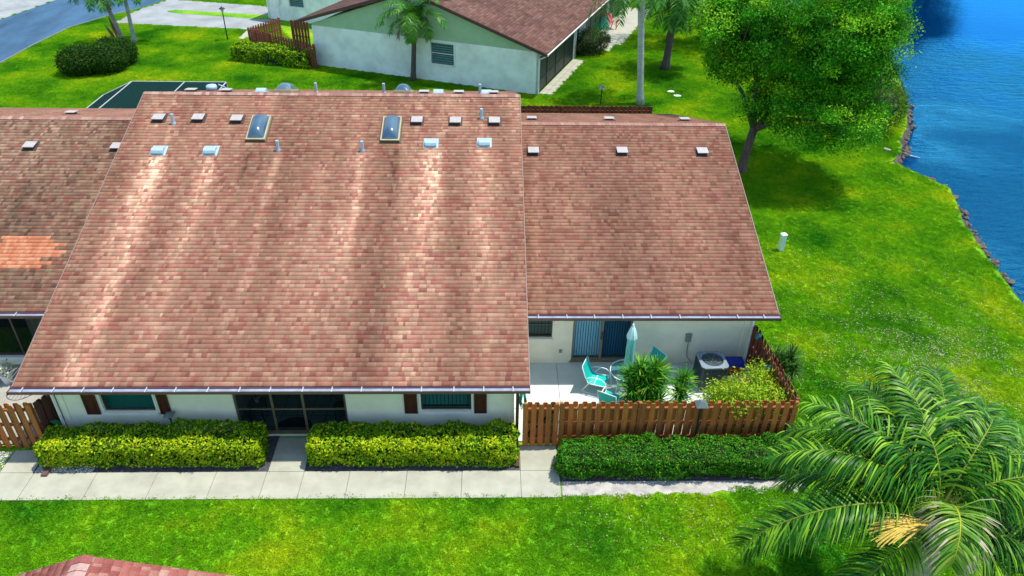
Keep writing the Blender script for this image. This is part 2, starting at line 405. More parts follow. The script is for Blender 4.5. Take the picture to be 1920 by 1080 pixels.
# far bank across the lake, beyond the frame
g = MB(); g.box((70, -200, -1), (300, 600, .4)); tag(g.build('far_shore', M_LAWN), kind='structure')
g = MB(); g.quad((5, -200, -.3), (300, -200, -.3), (300, 600, -.3), (5, 600, -.3)); tag(g.build('lake', M_WATER), kind='structure')
g = MB(); g.quad((5, -200, -3.4), (300, -200, -3.4), (300, 600, -3.4), (5, 600, -3.4)); tag(g.build('lake_bed', M_MULCH), kind='structure')

# road, kerb, drives ------------------------------------------------
def sheet(name, pxs, z, m, world=False):
    g = MB(); P_ = [(*(p if world else G(*p)[:2]),) for p in pxs]
    nA = len(P_); A = sum(P_[i][0]*P_[(i+1) % nA][1]-P_[(i+1) % nA][0]*P_[i][1] for i in range(nA))
    if A < 0: P_ = P_[::-1]
    g.add([(x, y, z) for x, y in P_], [tuple(range(nA))]); o = g.build(name, m); tag(o, kind='structure'); return P_
road = [(-60, 155), (0, 119), (60, 86), (130, 52), (200, 31), (262, 16), (330, -6), (400, -30), (250, -62), (100, 2), (50, 20), (0, 37), (-60, 58)]
roadP = sheet('road', road, .006, M_ROAD)
apron = [(0, 36.5), (50, 19.5), (100, 1.5), (250, -63), (100, -90), (-260, -40), (-60, 57)]
apP = sheet('far_pavement', apron, .008, M_DRIVE)
drive1 = [(213, 43), (262, 17), (322, -3), (372, 4), (350, 0), (485, 12), (520, 18), (520, 40), (463, 55), (330, 49)]
drive1 = [(213, 43), (262, 17.5), (318, -1), (490, 11), (545, 20), (520, 42), (464, 55.5), (330, 49)]
drP = sheet('driveway', drive1, .012, M_DRIVE)
walkP = sheet('side_path', [(447, 72), (466, 55), (485, 55), (480, 62), (458, 74)], .015, M_CONC)
gs = [(313, 20.5), (330, 18.5), (490, 28), (520, 30), (520, 37), (490, 36.5), (330, 25), (316, 23)]
sheet('grass_strip', gs, .016, M_LAWN)
kerb = MB()
kp = [G(*p) for p in [(-60, 155), (0, 119), (60, 86), (130, 52), (200, 31), (262, 16)]]
for a, c in zip(kp[:-1], kp[1:]): kerb.bar(a+np.array([0, 0, .03]), c+np.array([0, 0, .03]), .12, .06)
tag(kerb.build('kerb', mat('kerb', (.16, .18, .17), .9, var=.3)), kind='structure')

# front walk --------------------------------------------------------
def slabs(name, rects, z, m, gap=.012, under=True):
    g = MB()
    for (x0, y0, x1, y1) in rects:
        g.box((x0+gap/2, y0+gap/2, z-.06), (x1-gap/2, y1-gap/2, z+random.uniform(-.002, .003)))
    if under:
        pass
    o = g.build(name, m, bevel=.006); tag(o, kind='structure'); return o
YA, YB = 13.93, 14.9
xs = [1.86, .78, -.84, -2.36, -3.94, -5.2, -6.22, -7.6, -9.2, -10.85, -12.55, -14.1, -15.7, -17.3, -18.9, -20.5]
rects = [(xs[i+1], YA, xs[i], YB) for i in range(len(xs)-1)]
rects += [(-6.2, YB, -5.2, 15.6), (-6.2, 15.6, -5.2, 16.22), (.78, YB, 1.84, 15.9), (-13.5, YB, -12.6, 15.75)]
slabs('front_walk', rects, .035, M_CONC)
g = MB(); g.box((-20.5, YA+.02, -.05), (1.84, YB-.02, .015)); g.box((-6.18, YB-.03, -.05), (-5.22, 16.2, .015)); tag(g.build('walk_joint_bed', M_JOINT), kind='structure')
slabs('patio_slab', [(.66, 16.02, 2.1, 17.4), (2.1, 16.02, 8.5, 17.4), (.66, 17.4, 2.1, 19.6), (2.1, 17.4, 8.5, 19.6)], .05, M_CONCW)
g = MB(); g.box((.68, 16.05, -.05), (8.48, 19.6, .02)); tag(g.build('patio_joint_bed', M_JOINT), kind='structure')
M_CONCG = mat('grey_patio', (.34, .33, .28), .85, var=.2, vscale=1.5)
slabs('neighbour_patio', [(-18, 15.98, -15.6, 19.5), (-15.6, 15.98, -12.35, 19.5)], .05, M_CONCG)
def blob_sheet(name, x0, x1, y0, y1, z, m, j=.12, seed=0, taper=0):
    r = random.Random(seed); P_ = []
    N = 26
    for i in range(N+1):
        t = i/N; P_.append((x0+(x1-x0)*t, y0+r.uniform(-j, j)+taper*t*t*(y1-y0)))
    for i in range(N+1):
        t = 1-i/N; P_.append((x0+(x1-x0)*t, y1+r.uniform(-j, j)*.3))
    g = MB(); g.add([(x, y, z) for x, y in P_], [tuple(range(len(P_)))]); tag(g.build(name, m), kind='structure')
blob_sheet('sand_strip', 1.9, 8.6, 13.98, 14.6, .012, M_SAND, .13, 3, .35)
g = MB(); g.quad((-12.6, 14.9, .016), (-6.2, 14.9, .016), (-6.2, 16.3, .016), (-12.6, 16.3, .016)); g.quad((-5.2, 14.9, .016), (.76, 14.9, .016), (.76, 16.3, .016), (-5.2, 16.3, .016))
g.quad((1.86, 14.5, .016), (9, 14.5, .016), (9, 15.95, .016), (1.86, 15.95, .016)); tag(g.build('mulch_bed', M_MULCH), kind='structure')
sheet('far_bed', [(432, 118), (440, 100), (600, 108), (600, 127), (540, 127)], .014, M_MULCH)
def pebbles(name, x0, x1, y0, y1, N, seed):
    r = random.Random(seed); g = MB()
    for i in range(N):
        x = r.uniform(x0, x1); y = r.uniform(y0, y1); s = r.uniform(.012, .03); c = r.uniform(.12, .65); c = (c, c*.97, c*.95)
        a = r.uniform(0, 3); z = .02+s*.4
        vs = [(x+s*cos(a+k*pi/2)*r.uniform(.8, 1.2), y+s*sin(a+k*pi/2), z) for k in range(4)]+[(x, y, z+s*.6), (x, y, z-s*.8)]
        g.add(vs, [(0, 1, 4), (1, 2, 4), (2, 3, 4), (3, 0, 4), (1, 0, 5), (2, 1, 5), (3, 2, 5), (0, 3, 5)], c)
    tag(g.build(name, M_PEB), kind='stuff'); return
pebbles('gravel', -12.55, -11.0, 14.92, 15.4, 1500, 1)
pebbles('gravel', -17.5, -13.52, 14.95, 15.7, 2500, 2)

# ================================================================== ROOFS
PAL_MAIN = [((.345, .195, .130), 3.6), ((.335, .160, .113), 3.4), ((.300, .120, .090), 1.7), ((.41, .245, .170), 1.5), ((.240, .098, .075), .6), ((.30, .175, .118), 2.4)]
PAL_WING = [((.330, .180, .124), 3.0), ((.315, .150, .110), 3.0), ((.255, .110, .078), 1.6), ((.35, .205, .138), 1.2), ((.215, .094, .068), .6), ((.27, .155, .104), 2.0)]
PAL_LEFT = [((.270, .180, .120), 3.0), ((.220, .130, .090), 3.0), ((.250, .105, .080), 1.5), ((.31, .20, .14), 1.2), ((.140, .078, .056), 1.0)]
PAL_FAR = [((.175, .105, .085), 3.0), ((.145, .078, .066), 3.0), ((.120, .062, .055), 1.5)]
def shingles(name, o, u, s, Wd, Ln, pal, parent, stain=None, course=.152, tabw=(.10, .30), seed=1, lip=.010, patch=None):
    """o: lower-left corner; u: along the eave; s: up the slope (units).  Real lapped courses, one quad per tab."""
    r = random.Random(seed); o = np.array(o, float); u = norm(u); s = norm(s); nn = np.cross(u, s)
    if nn[2] < 0: nn = -nn
    V = []; F = []; Cc = []
    cols = np.array([p[0] for p in pal]); wq = np.array([p[1] for p in pal]); cm = (cols*wq[:, None]).sum(0)/wq.sum(); cols = (cm+(cols-cm)*.88)*np.array([1.0, .93, .86]); wts = np.cumsum([p[1] for p in pal]); wts = wts/wts[-1]
    nc = int(math.ceil(Ln/course)); A0 = []; A1 = []; S0 = []; S1 = []; CI = []
    for i in range(nc):
        x = -r.uniform(0, .2); last = 0
        while x < Wd:
            w = r.choice((.06, .08, .10, .12, .14, .17)) if tabw[1] <= .3 else r.uniform(*tabw)
            x2 = x+w*r.uniform(.9, 1.1)
            ci = int(np.searchsorted(wts, r.random()))
            if r.random() < .15: ci = last
            last = ci
            A0.append(max(0, x)); A1.append(min(Wd, x2)); S0.append(i*course); S1.append(min(Ln, (i+1)*course)); CI.append(ci)
            x = x2
    A0, A1, S0, S1 = map(np.array, (A0, A1, S0, S1)); CI = np.array(CI); N = len(A0)
    keep = A1 > A0+.002; A0, A1, S0, S1, CI = [q[keep] for q in (A0, A1, S0, S1, CI)]; N = len(A0)
    jl = lip*RNG.uniform(.85, 1.2, N); jw = RNG.uniform(-.004, .004, N)
    def P_(a, sv, h): return o[None]+a[:, None]*u[None]+sv[:, None]*s[None]+h[:, None]*nn[None]
    lo = S0-.012+jw*(S0 > 0)
    v0 = P_(A0, lo, jl); v1 = P_(A1, lo, jl); v2 = P_(A1, S1, np.full(N, .003)); v3 = P_(A0, S1, np.full(N, .003))
    b0 = P_(A0, lo, np.zeros(N)-.002); b1 = P_(A1, lo, np.zeros(N)-.002)
    V = np.stack([v0, v1, v2, v3, b0, b1], 1).reshape(-1, 3)
    base = np.arange(N)*6
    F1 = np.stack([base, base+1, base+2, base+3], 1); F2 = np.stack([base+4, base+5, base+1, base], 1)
    c = cols[CI]*RNG.uniform(.90, 1.10, (N, 1))
    pw_ = RNG.uniform(.5, 1.5, (N, 1))
    def st(a, sv):
        m_ = np.ones((N, 3))
        if stain is not None: m_ = stain(a, sv)**pw_
        return m_
    cc = np.stack([c*st(A0, S0), c*st(A1, S0), c*st(A1, S1), c*st(A0, S1)], 1)
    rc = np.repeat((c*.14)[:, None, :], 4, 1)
    if patch is not None:
        a_, b_, c_, d_ = patch; jit = np.array([r.uniform(0, .9) for _ in range(nc+2)]); row = (S0/course+.5).astype(int)
        mk = (A0 > a_+jit[row]*.5) & (A1 < b_-jit[(row*7+3) % nc]) & (S0 >= c_) & (S0 < d_)
        pc = np.array([(.60, .22, .11), (.50, .175, .085), (.64, .28, .155)])[RNG.integers(0, 3, N)]
        cc[mk] = pc[mk][:, None, :]
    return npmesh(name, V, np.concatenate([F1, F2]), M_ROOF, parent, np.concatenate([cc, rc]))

SL = 1/3; CS = 1/sqrt(1+SL*SL); SN = SL*CS
# townhouse block
XA, XB = -12.75, 1.0
YE, ZE, YR, ZR = 15.72, 2.42, 27.5, 6.35
XW0, XW1, YW, ZW, YWR, ZWR = 1.0, 8.80, 18.95, 2.50, 27.4, 5.32
town = thing('townhouse', 'attached single-storey townhouse block with pinkish shingle roof stepping down at both ends', 'house', (-5.5, 16.3, 0))

def streaks(lst, X0, Ln, base=1.0, sc=1.0, seed=0, amp=.20):
    # lst: (X world, half width, top slope distance, length, strength)
    def f(a, sv):
        X = X0+a
        m_ = np.full(X.shape, float(base))
        m_ *= 1+amp*(vnoise(X*1.1+seed*7, sv*.10+3)-.5)*2*sc
        m_ *= 1+amp*.8*(vnoise(X*2.7+seed*3+50, sv*.35+9)-.5)*2
        m_ *= 1+.10*(vnoise(X*6+seed+90, sv*1.6)-.5)*2
        for (x, hw, top, ln, k) in lst:
            d = (top-sv)  # distance below the source
            wob = .12*(vnoise(sv*.7+x, 0*sv+x*3)-.5)
            g_ = np.exp(-((X-x-wob)/(hw*(.8+.35*np.clip(d, 0, 9)/4)))**2)*(.72+.56*vnoise(X*3.1+x, sv*.55+x*2))
            fade = np.where(d < 0, 0, np.clip(d/.25, 0, 1)*np.clip(1-d/(ln*1.35), 0, 1)**.55)
            m_ *= 1+k*(1.9 if k > 0 else 1.25)*g_*fade
        lift = np.clip(m_-1, 0, 1)[:, None]
        return m_[:, None]*np.array([[1, 1, 1]])+lift*np.array([[-.10, .10, .12]])*.8
    return f
def sd(px, py, Y0=YE, z0=ZE):  # pixel -> (X, slope distance) on the front slope
    p = ONPL(px, py, Y0, z0, SL); return p[0], (p[1]-Y0)/CS
ML = []
for (px, py, hw, ln, k) in [(298, 290, .42, 9.5, .50), (395, 290, .36, 9.0, .38), (808, 276, .42, 10, .42), (908, 275, .40, 8.5, .30), (325, 232, .12, 2.6, .35),
                            (522, 284, .16, 6, .45), (680, 285, .14, 5, .45), (903, 224, .12, 2, .3), (590, 300, .5, 9, .14), (640, 400, .4, 6, .16)]:
    X, sv = sd(px, py); ML.append((X, hw, sv, ln, k))
for (px, py, hw, ln, k) in [(472, 272, .16, 2.2, -.42), (497, 272, .14, 1.3, -.3), (745, 274, .16, 2.6, -.42), (735, 272, .4, 9, -.16), (480, 272, .45, 8, -.16),
                            (855, 240, .45, 9, -.14), (560, 240, .3, 9, -.10), (955, 200, .2, 11, -.12), (345, 300, .28, 8, -.15), (240, 300, .3, 8, -.12)]:
    X, sv = sd(px, py); ML.append((X, hw, sv, ln, k))
LnM = (YR-YE)/CS
shingles('roof', (XA, YE, ZE), (1, 0, 0), (0, CS, SN), XB-XA, LnM, PAL_MAIN, town, streaks(ML, XA, LnM, 1.02, 1, 1), seed=1)
BKM = 38.6
zb = ZR-(BKM-YR)*SL
shingles('roof', (XB, BKM, zb), (-1, 0, 0), (0, -CS, SN), XB-XA, (BKM-YR)/CS, PAL_MAIN, town, streaks([], XA, 1, 1.0, .6, 2), seed=2)
WL = []
for (px, py, hw, ln, k) in [(1165, 330, .9, 4.5, -.16), (1150, 250, .35, 8, -.10), (1330, 250, .5, 8.5, -.12), (1000, 240, .15, 8.8, .20), (1060, 300, .4, 7, .08), (1240, 300, .4, 6, .08)]:
    X, sv = sd(px, py, YW, ZW); WL.append((X, hw, sv, ln, k))
LnW = (YWR-YW)/CS; BKW = 36.4; zbw = ZWR-(BKW-YWR)*SL
shingles('roof', (XW0+.004, YW, ZW), (1, 0, 0), (0, CS, SN), XW1-XW0, LnW, PAL_WING, town, streaks(WL, XW0, LnW, .94, .8, 3, .10), seed=3)
shingles('roof', (XW1, BKW, zbw), (-1, 0, 0), (0, -CS, SN), XW1-XW0-.01, (BKW-YWR)/CS, PAL_WING, town, streaks([], XW0, 1, .95, .6, 4), seed=4)
XL0 = -27.0
LL = []
for (px, py, hw, ln, k) in [(60, 330, .9, 6, -.22), (170, 400, .7, 5, -.18)]:
    X, sv = sd(px, py, YW, ZW+.1); LL.append((X, hw, sv, ln, k))
PX0, PS0 = sd(-60, 506, YW, ZW+.1); PX1, PS1 = sd(142, 443, YW, ZW+.1)
lr = shingles('roof', (XL0, YW, ZW+.08), (1, 0, 0), (0, CS, SN), XA-XL0-.004, LnW, PAL_LEFT, town, streaks(LL, XL0, LnW, .98, 1.3, 5), seed=5, patch=(PX0-XL0, PX1-XL0+.15, PS0, PS1))
lr['label'] = 'brown shingle roof slope with a bright orange patch'
shingles('roof', (XA-.004, BKW, zbw+.08), (-1, 0, 0), (0, -CS, SN), XA-XL0, (BKW-YWR)/CS, PAL_MAIN, town, streaks([], XL0, 1, 1.0, .6, 6), seed=6)
# roof decks (thickness) with fascia boards
def deck(x0, x1, ye, ze, yr, zr, yb, zb_, t=.16):
    g = MB(); e = .012
    for (ya, za, yc, zc) in ((ye, ze, yr, zr), (yr, zr, yb, zb_)):
        vs = [(x0, ya, za-e), (x1, ya, za-e), (x1, yc, zc-e), (x0, yc, zc-e), (x0, ya, za-t), (x1, ya, za-t), (x1, yc, zc-t), (x0, yc, zc-t)]
        g.add(vs, [(0, 1, 2, 3), (7, 6, 5, 4), (0, 4, 5, 1), (1, 5, 6, 2), (2, 6, 7, 3), (3, 7, 4, 0)])
    return g
deck(XA, XB, YE+.02, ZE+.007, YR, ZR, BKM, zb).build('roof_deck', M_FASCIA, town)
deck(XW0+.03, XW1, YW+.02, ZW+.007, YWR, ZWR, BKW, zbw).build('roof_deck', M_FASCIA, town)
deck(XL0, XA-.03, YW+.02, ZW+.087, YWR, ZWR+.08, BKW, zbw+.08).build('roof_deck', M_FASCIA, town)
# ridge caps
def ridgecap(x0, x1, y, z, pal, parent, seed):
    r = random.Random(seed); g = MB(); x = x0
    while x < x1:
        w = .14; c = np.array(r.choice(pal)[0])*r.uniform(.95, 1.2); c = tuple(c*.8+np.array([.075, .06, .055]))
        xe = min(x1, x+w+.01); z1 = z+.034; z2 = z+.022; hw = .15
        for sg in (-1, 1):
            a = (x, y, z1); b_ = (xe, y, z2); c_ = (xe, y+sg*hw, z2-hw*SL+.002); d_ = (x, y+sg*hw, z1-hw*SL)
            q = [a, d_, c_, b_] if sg > 0 else [a, b_, c_, d_]
            g.add(q, [(0, 1, 2, 3)] if sg < 0 else [(0, 1, 2, 3)], c)
            g.quad((x, y+sg*hw, z1-hw*SL), (xe, y+sg*hw, z2-hw*SL), (xe, y+sg*hw, z2-hw*SL-.02), (x, y+sg*hw, z1-hw*SL-.02), tuple(np.array(c)*.4))
        x += w
    g.build('ridge_cap', M_ROOF, parent)
ridgecap(XA, XB, YR, ZR, PAL_MAIN, town, 1); ridgecap(XW0+.01, XW1, YWR, ZWR, PAL_MAIN[:3], town, 2); ridgecap(XL0, XA-.01, YWR, ZWR+.08, PAL_MAIN, town, 3)
# rake drip edges
M_DRIP = mat('drip_metal', (.26, .18, .15), .6)
for (x, ya, za, yc, zc) in ((XB+.012, YE, ZE, YR, ZR), (XA-.012, YE, ZE, YR, ZR), (XW1+.012, YW, ZW, YWR, ZWR), (XW1+.012, BKW, zbw, YWR, ZWR), (XB+.012, BKM, zb, YR, ZR)):
    g = MB(); g.bar((x, ya, za-.015), (x, yc, zc-.015), .02, .07, (0, 0, 1)); g.build('drip_edge', M_DRIP, town)

# gutters -----------------------------------------------------------
def gutter(x0, x1, ye, ze, parent, step=.84):
    g = MB(); zt = ze-.035; d = .19; h = .11; y1 = ye-.005; y0 = y1-d; fl_ = .035
    # trough: back, floor, front
    g.box((x0, y1-.006, zt-h), (x1, y1, zt-.004), m=0)
    g.quad((x0, y0+.012, zt-fl_), (x1, y0+.012, zt-fl_), (x1, y1, zt-fl_+.005), (x0, y1, zt-fl_+.005), m=0)
    go = g.build('gutter', M_GUT, parent)
    f = MB(); f.add([(x0, y0, zt), (x1, y0, zt), (x1, y0+.03, zt-h-.004), (x0, y0+.03, zt-h-.004)], [(0, 3, 2, 1)])
    f.box((x0, y0-.012, zt-.008), (x1, y0+.016, zt+.012)); f.quad((x0, y0+.03, zt-h-.004), (x0, y1, zt-h-.004), (x1, y1, zt-h-.004), (x1, y0+.03, zt-h-.004))
    for x in (x0, x1): f.box((x-.004, y0, zt-h), (x+.004, y1, zt))
    f.build('gutter_front', M_GUTB, go)
    dr = MB(); dr.quad((x0, ye-.03, ze-.03), (x1, ye-.03, ze-.03), (x1, ye+.012, ze+.004), (x0, ye+.012, ze+.004)); dr.box((x0, ye-.032, ze-.055), (x1, ye-.026, ze-.028))
    dr.build('drip_strip', mat('drip_strip', (.16, .05, .055), .5), go)
    x = x0+.35
    while x < x1-.1:
        bk = MB(); bk.box((x-.014, y0-.006, zt+.004), (x+.014, y1-.01, zt+.016)); bk.box((x-.014, y1-.03, zt-.03), (x+.014, y1-.01, zt+.03)); bk.build('bracket', M_BRKT, go); x += step*random.uniform(.92, 1.06)
    return go
gutter(XA-.08, XB+.02, YE, ZE, town); gutter(XW0+.05, XW1+.05, YW, ZW, town, .86); gutter(XL0, XA-.5+.2, YW, ZW+.08, town)

# walls -------------------------------------------------------------
def facade(g, p0, p1, z0, z1, openings, th=.2, inward=(0, 1, 0)):
    p0 = np.array([*p0, 0.]); p1 = np.array([*p1, 0.]); Lg = np.linalg.norm(p1-p0); u = (p1-p0)/Lg; inn = np.array(inward, float)
    xsn = sorted({0, Lg, *[q for o_ in openings for q in o_[:2]]}); zs = sorted({z0, z1, *[q for o_ in openings for q in o_[2:]]})
    Z = np.array([0, 0, 1.])
    for a, b_ in zip(xsn[:-1], xsn[1:]):
        for c, d in zip(zs[:-1], zs[1:]):
            cx, cz = (a+b_)/2, (c+d)/2
            if any(o_[0] < cx < o_[1] and o_[2] < cz < o_[3] for o_ in openings): continue
            for off in (0, th):
                q = [p0+u*a+Z*c+inn*off, p0+u*b_+Z*c+inn*off, p0+u*b_+Z*d+inn*off, p0+u*a+Z*d+inn*off]
                if off: q = q[::-1]
                g.quad(*q)
    for (a, b_, c, d) in openings:
        A = p0+u*a; B = p0+u*b_
        g.quad(A+Z*c, A+Z*c+inn*th, A+Z*d+inn*th, A+Z*d); g.quad(B+Z*c, B+Z*d, B+Z*d+inn*th, B+Z*c+inn*th)
        g.quad(A+Z*c, B+Z*c, B+Z*c+inn*th, A+Z*c+inn*th); g.quad(A+Z*d, A+Z*d+inn*th, B+Z*d+inn*th, B+Z*d)
YF = 16.3; X0F, X1F = -12.12, .6
g = MB()
opF = [(-10.97-X0F, -9.52-X0F, .98, 2.08), (-2.03-X0F, -.6-X0F, .98, 2.08), (-7.3-X0F, -4.15-X0F, .05, 2.2)]
facade(g, (X0F, YF), (X1F, YF), 0, 2.48, opF)
YWW = 19.6
opW = [(.9-.6, 1.92-.6, 1.08, 2.06), (2.58-.6, 4.5-.6, .14, 2.12)]
facade(g, (.6, YWW), (8.28, YWW), 0, 2.58, opW)
facade(g, (-27, YWW), (-12.12, YWW), 0, 2.66, [(27-18.2, 27-13.75, .35, 2.2)])
def gablewall(x, ya, yr, yb, ze_, zr_, z0=0, t=.15):
    prof = [(ya, z0), (yb, z0), (yb, ze_), (yr, zr_), (ya, ze_)]
    g.extrude(prof, (x, 0, 0), (0, 1, 0), (0, 0, 1), (t, 0, 0))
gablewall(X1F-.15, YF+.003, YR, 38.0, 2.40, ZR-.2)
gablewall(X0F, YF+.003, YR, 38.0, 2.40, ZR-.2)
gablewall(8.28-.15, YWW+.003, YWR, 35.8, 2.50, ZWR-.2)
facade(g, (X1F, 38.0), (X0F, 38.0), 0, 2.5, [], inward=(0, -1, 0)); facade(g, (8.28, 35.8), (.6, 35.8), 0, 2.3, [], inward=(0, -1, 0)); facade(g, (-12.1, 35.8), (-27, 35.8), 0, 2.3, [], inward=(0, -1, 0))
# corner pilasters and window surrounds
g.box((-12.16, YF-.03, 0), (-11.98, YF+.01, 2.44)); g.box((.44, YF-.03, 0), (.62, YF+.01, 2.44)); g.box((8.08, YWW-.03, 0), (8.3, YWW+.01, 2.5))
g.build('wall', M_WALL, town)
g = MB(); g.box((X0F+.2, YF+.6, 2.3), (X1F-.2, 37.8, 2.34)); g.build('ceiling', M_SOFFIT, town)
g = MB(); g.box((X0F, YE+.03, 2.30), (X1F+.3, YF-.005, 2.32)); g.box((1.2, YW+.03, 2.38), (8.7, YWW-.005, 2.40)); g.build('soffit', M_SOFFIT, town)
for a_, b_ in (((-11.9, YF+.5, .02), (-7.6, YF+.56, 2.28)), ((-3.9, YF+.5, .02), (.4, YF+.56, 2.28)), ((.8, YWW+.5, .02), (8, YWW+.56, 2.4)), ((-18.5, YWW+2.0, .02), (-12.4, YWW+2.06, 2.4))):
    g = MB(); g.box(a_, b_); g.build('dark_backing', M_DARK, town)   # near-black backing boards paint the unlit rooms behind the windows

def window(x0, x1, z0, z1, yw, frame_m, blind_m, parent, nbl=20, sill=True, hbars=0, glass_m=None, vertical=True):
    fr = MB(); t = .045
    y = yw+.07
    fr.box((x0, y, z0), (x1, y+.05, z0+t)); fr.box((x0, y, z1-t), (x1, y+.05, z1)); fr.box((x0, y+.001, z0), (x0+t, y+.049, z1)); fr.box((x1-t, y+.001, z0), (x1, y+.049, z1))
    for i in range(hbars):
        z = z0+(z1-z0)*(i+1)/(hbars+1); fr.box((x0+t, y+.01, z-.015), (x1-t, y+.045, z+.015))
    w = fr.build('window', frame_m, parent)
    gl = MB(); gl.quad((x0+.03, y+.03, z0+.03), (x1-.03, y+.03, z0+.03), (x1-.03, y+.03, z1-.03), (x0+.03, y+.03, z1-.03)); gl.build('glass', glass_m or M_GLASS, w)
    bl = MB(); yb = yw+.2
    if vertical:
        dx = (x1-x0)/nbl
        for i in range(nbl):
            xx = x0+dx*(i+.1); bl.quad((xx, yb, z0+.05), (xx+dx*.85, yb+.03, z0+.05), (xx+dx*.85, yb+.03, z1), (xx, yb, z1))
    else:
        bl.quad((x0, yb, z0), (x1, yb, z0), (x1, yb, z1), (x0, yb, z1))
    bl.build('blind', blind_m, w)
    if sill:
        sm = MB(); sm.box((x0-.06, yw-.045, z0-.10), (x1+.06, yw+.06, z0-.015)); sm.box((x0-.055, yw-.014, z0-.015), (x0-.004, yw+.06, z1)); sm.box((x1+.004, yw-.014, z0-.015), (x1+.055, yw+.06, z1))
        sm.build('sill', M_TRIM, w)
    return w
M_BLIND2 = mat('sheer_curtain', (.12, .42, .36), .85, var=.12, vscale=6)
window(-10.97, -9.52, .98, 2.08, YF, M_BRONZE, M_BLIND2, town, vertical=False)
window(-2.03, -.6, .98, 2.08, YF, M_BRONZE, M_BLIND, town, nbl=13)
window(.9, 1.92, 1.08, 2.06, YWW, M_BRONZE, mat('blind_grey', (.16, .30, .28), .8), town, nbl=9, hbars=1)
def shutter(x0, x1, z0, z1):
    g = MB(); y1 = YF-.004; y0 = YF-.045
    fw = .055; zm = (z0+z1)/2
    g.box((x0, y0+.018, z0), (x1, y1, z1))
    for a, b_ in ((x0, x0+fw), (x1-fw, x1)): g.box((a, y0, z0), (b_, y0+.02, z1))
    for a, b_ in ((z0, z0+fw), (zm-fw/2, zm+fw/2), (z1-fw, z1)): g.box((x0+fw, y0, a), (x1-fw, y0+.02, b_))
    for a, b_ in ((z0+fw, zm-fw/2), (zm+fw/2, z1-fw)): g.box((x0+fw+.03, y0+.006, a+.03), (x1-fw-.03, y0+.02, b_-.03))
    g.build('shutter', M_SHUT, town, bevel=.004)
for a in ((-11.46, -11.08), (-9.4, -9.1), (-2.5, -2.13), (-.52, -.16)): shutter(*a, .91, 2.12)

# sliding door ------------------------------------------------------
sd_ = MB(); yd = YWW+.05
for (a, b_) in ((2.58, 2.64), (3.50, 3.58), (4.44, 4.5)): sd_.box((a, yd, .14), (b_, yd+.09, 2.12))
sd_.box((2.58, yd-.02, .14), (4.5, yd+.10, .2)); sd_.box((2.58, yd, 2.06), (4.5, yd+.09, 2.12)); sd_.box((2.52, YWW-.05, .11), (4.56, YWW+.02, .15))
door = sd_.build('sliding_door', mat('door_frame', (.22, .19, .13), .5), town)
g = MB(); g.quad((2.62, yd+.05, .18), (3.52, yd+.05, .18), (3.52, yd+.05, 2.08), (2.62, yd+.05, 2.08)); g.quad((3.56, yd+.03, .18), (4.46, yd+.03, .18), (4.46, yd+.03, 2.08), (3.56, yd+.03, 2.08)); g.build('glass', M_GLASSB, door)
g = MB()
for i in range(11):
    x = 2.62+i*.083; g.quad((x, yd+.14, .2), (x+.07, yd+.17, .2), (x+.07, yd+.17, 2.1), (x, yd+.14, 2.1))
g.build('blind', M_BLINDB, door)
g = MB()
for i in range(11):
    x = 3.56+i*.083; g.quad((x, yd+.14, .2), (x+.07, yd+.17, .2), (x+.07, yd+.17, 2.1), (x, yd+.14, 2.1))
g.build('blind', M_BLINDD, door)
g = MB(); g.box((3.52, yd-.025, 1.0), (3.56, yd+.0, 1.3)); g.build('handle', M_BLACK, door)
# wall fittings
g = MB(); g.box((2.17, YWW-.04, .50), (2.27, YWW-.002, .62)); g.build('outlet_box', M_GREYM, town, bevel=.004)
g = MB(); g.box((6.25, YWW-.09, .98), (6.43, YWW-.002, 1.26)); g.box((6.24, YWW-.105, 1.24), (6.44, YWW-.002, 1.275)); eb = g.build('electrical_box', M_GREYM, town, bevel=.005)
g = MB(); g.tube([(6.36, YWW-.05, .98), (6.36, YWW-.06, .6), (6.38, YWW-.1, .38), (6.5, YWW-.35, .3)], .018, 8); g.build('conduit', M_GREYM, eb)

# screened entry ----------------------------------------------------
px0, px1 = -7.3, -4.15
g = MB(); g.box((px0-.2, YF+.2, -.02), (px1+.2, YF+3.4, .045)); pf = g.build('porch_floor', M_TILE, town)
g = MB()
for i in range(7): g.box((px0-.1, YF+.35+i*.46, .045), (px1+.1, YF+.362+i*.46, .049))
for i in range(8): g.box((px0+.1+i*.44, YF+.21, .0455), (px0+.112+i*.44, YF+3.4, .0495))
g.build('tile_joint', M_BLACK, pf)
M_PWALL = mat('porch_wall', (.40, .46, .42), .9)
g = MB(); g.box((px0-.3, YF+.21, 0), (px0-.2, YF+3.4, 2.3)); g.box((px1+.2, YF+.21, 0), (px1+.3, YF+3.4, 2.3)); g.box((px0-.3, YF+3.4, 0), (px1+.3, YF+3.5, 2.3)); g.build('porch_wall', M_PWALL, town)
fm = MB()
for x in (px0+.03, -6.25, -5.37, px1-.03): fm.box((x-.035, YF+.04, .05), (x+.035, YF+.10, 2.2))
fm.box((px0, YF+.041, .05), (px1, YF+.099, .19)); fm.box((px0, YF+.045, .99), (px1, YF+.095, 1.04)); fm.box((px0, YF+.041, 2.13), (px1, YF+.099, 2.2))
sp = fm.build('screen_wall', M_BRONZE2, town)
g = MB(); g.quad((px0, YF+.07, .15), (px1, YF+.07, .15), (px1, YF+.07, 2.15), (px0, YF+.07, 2.15)); g.build('screen', M_SCREEN, sp)

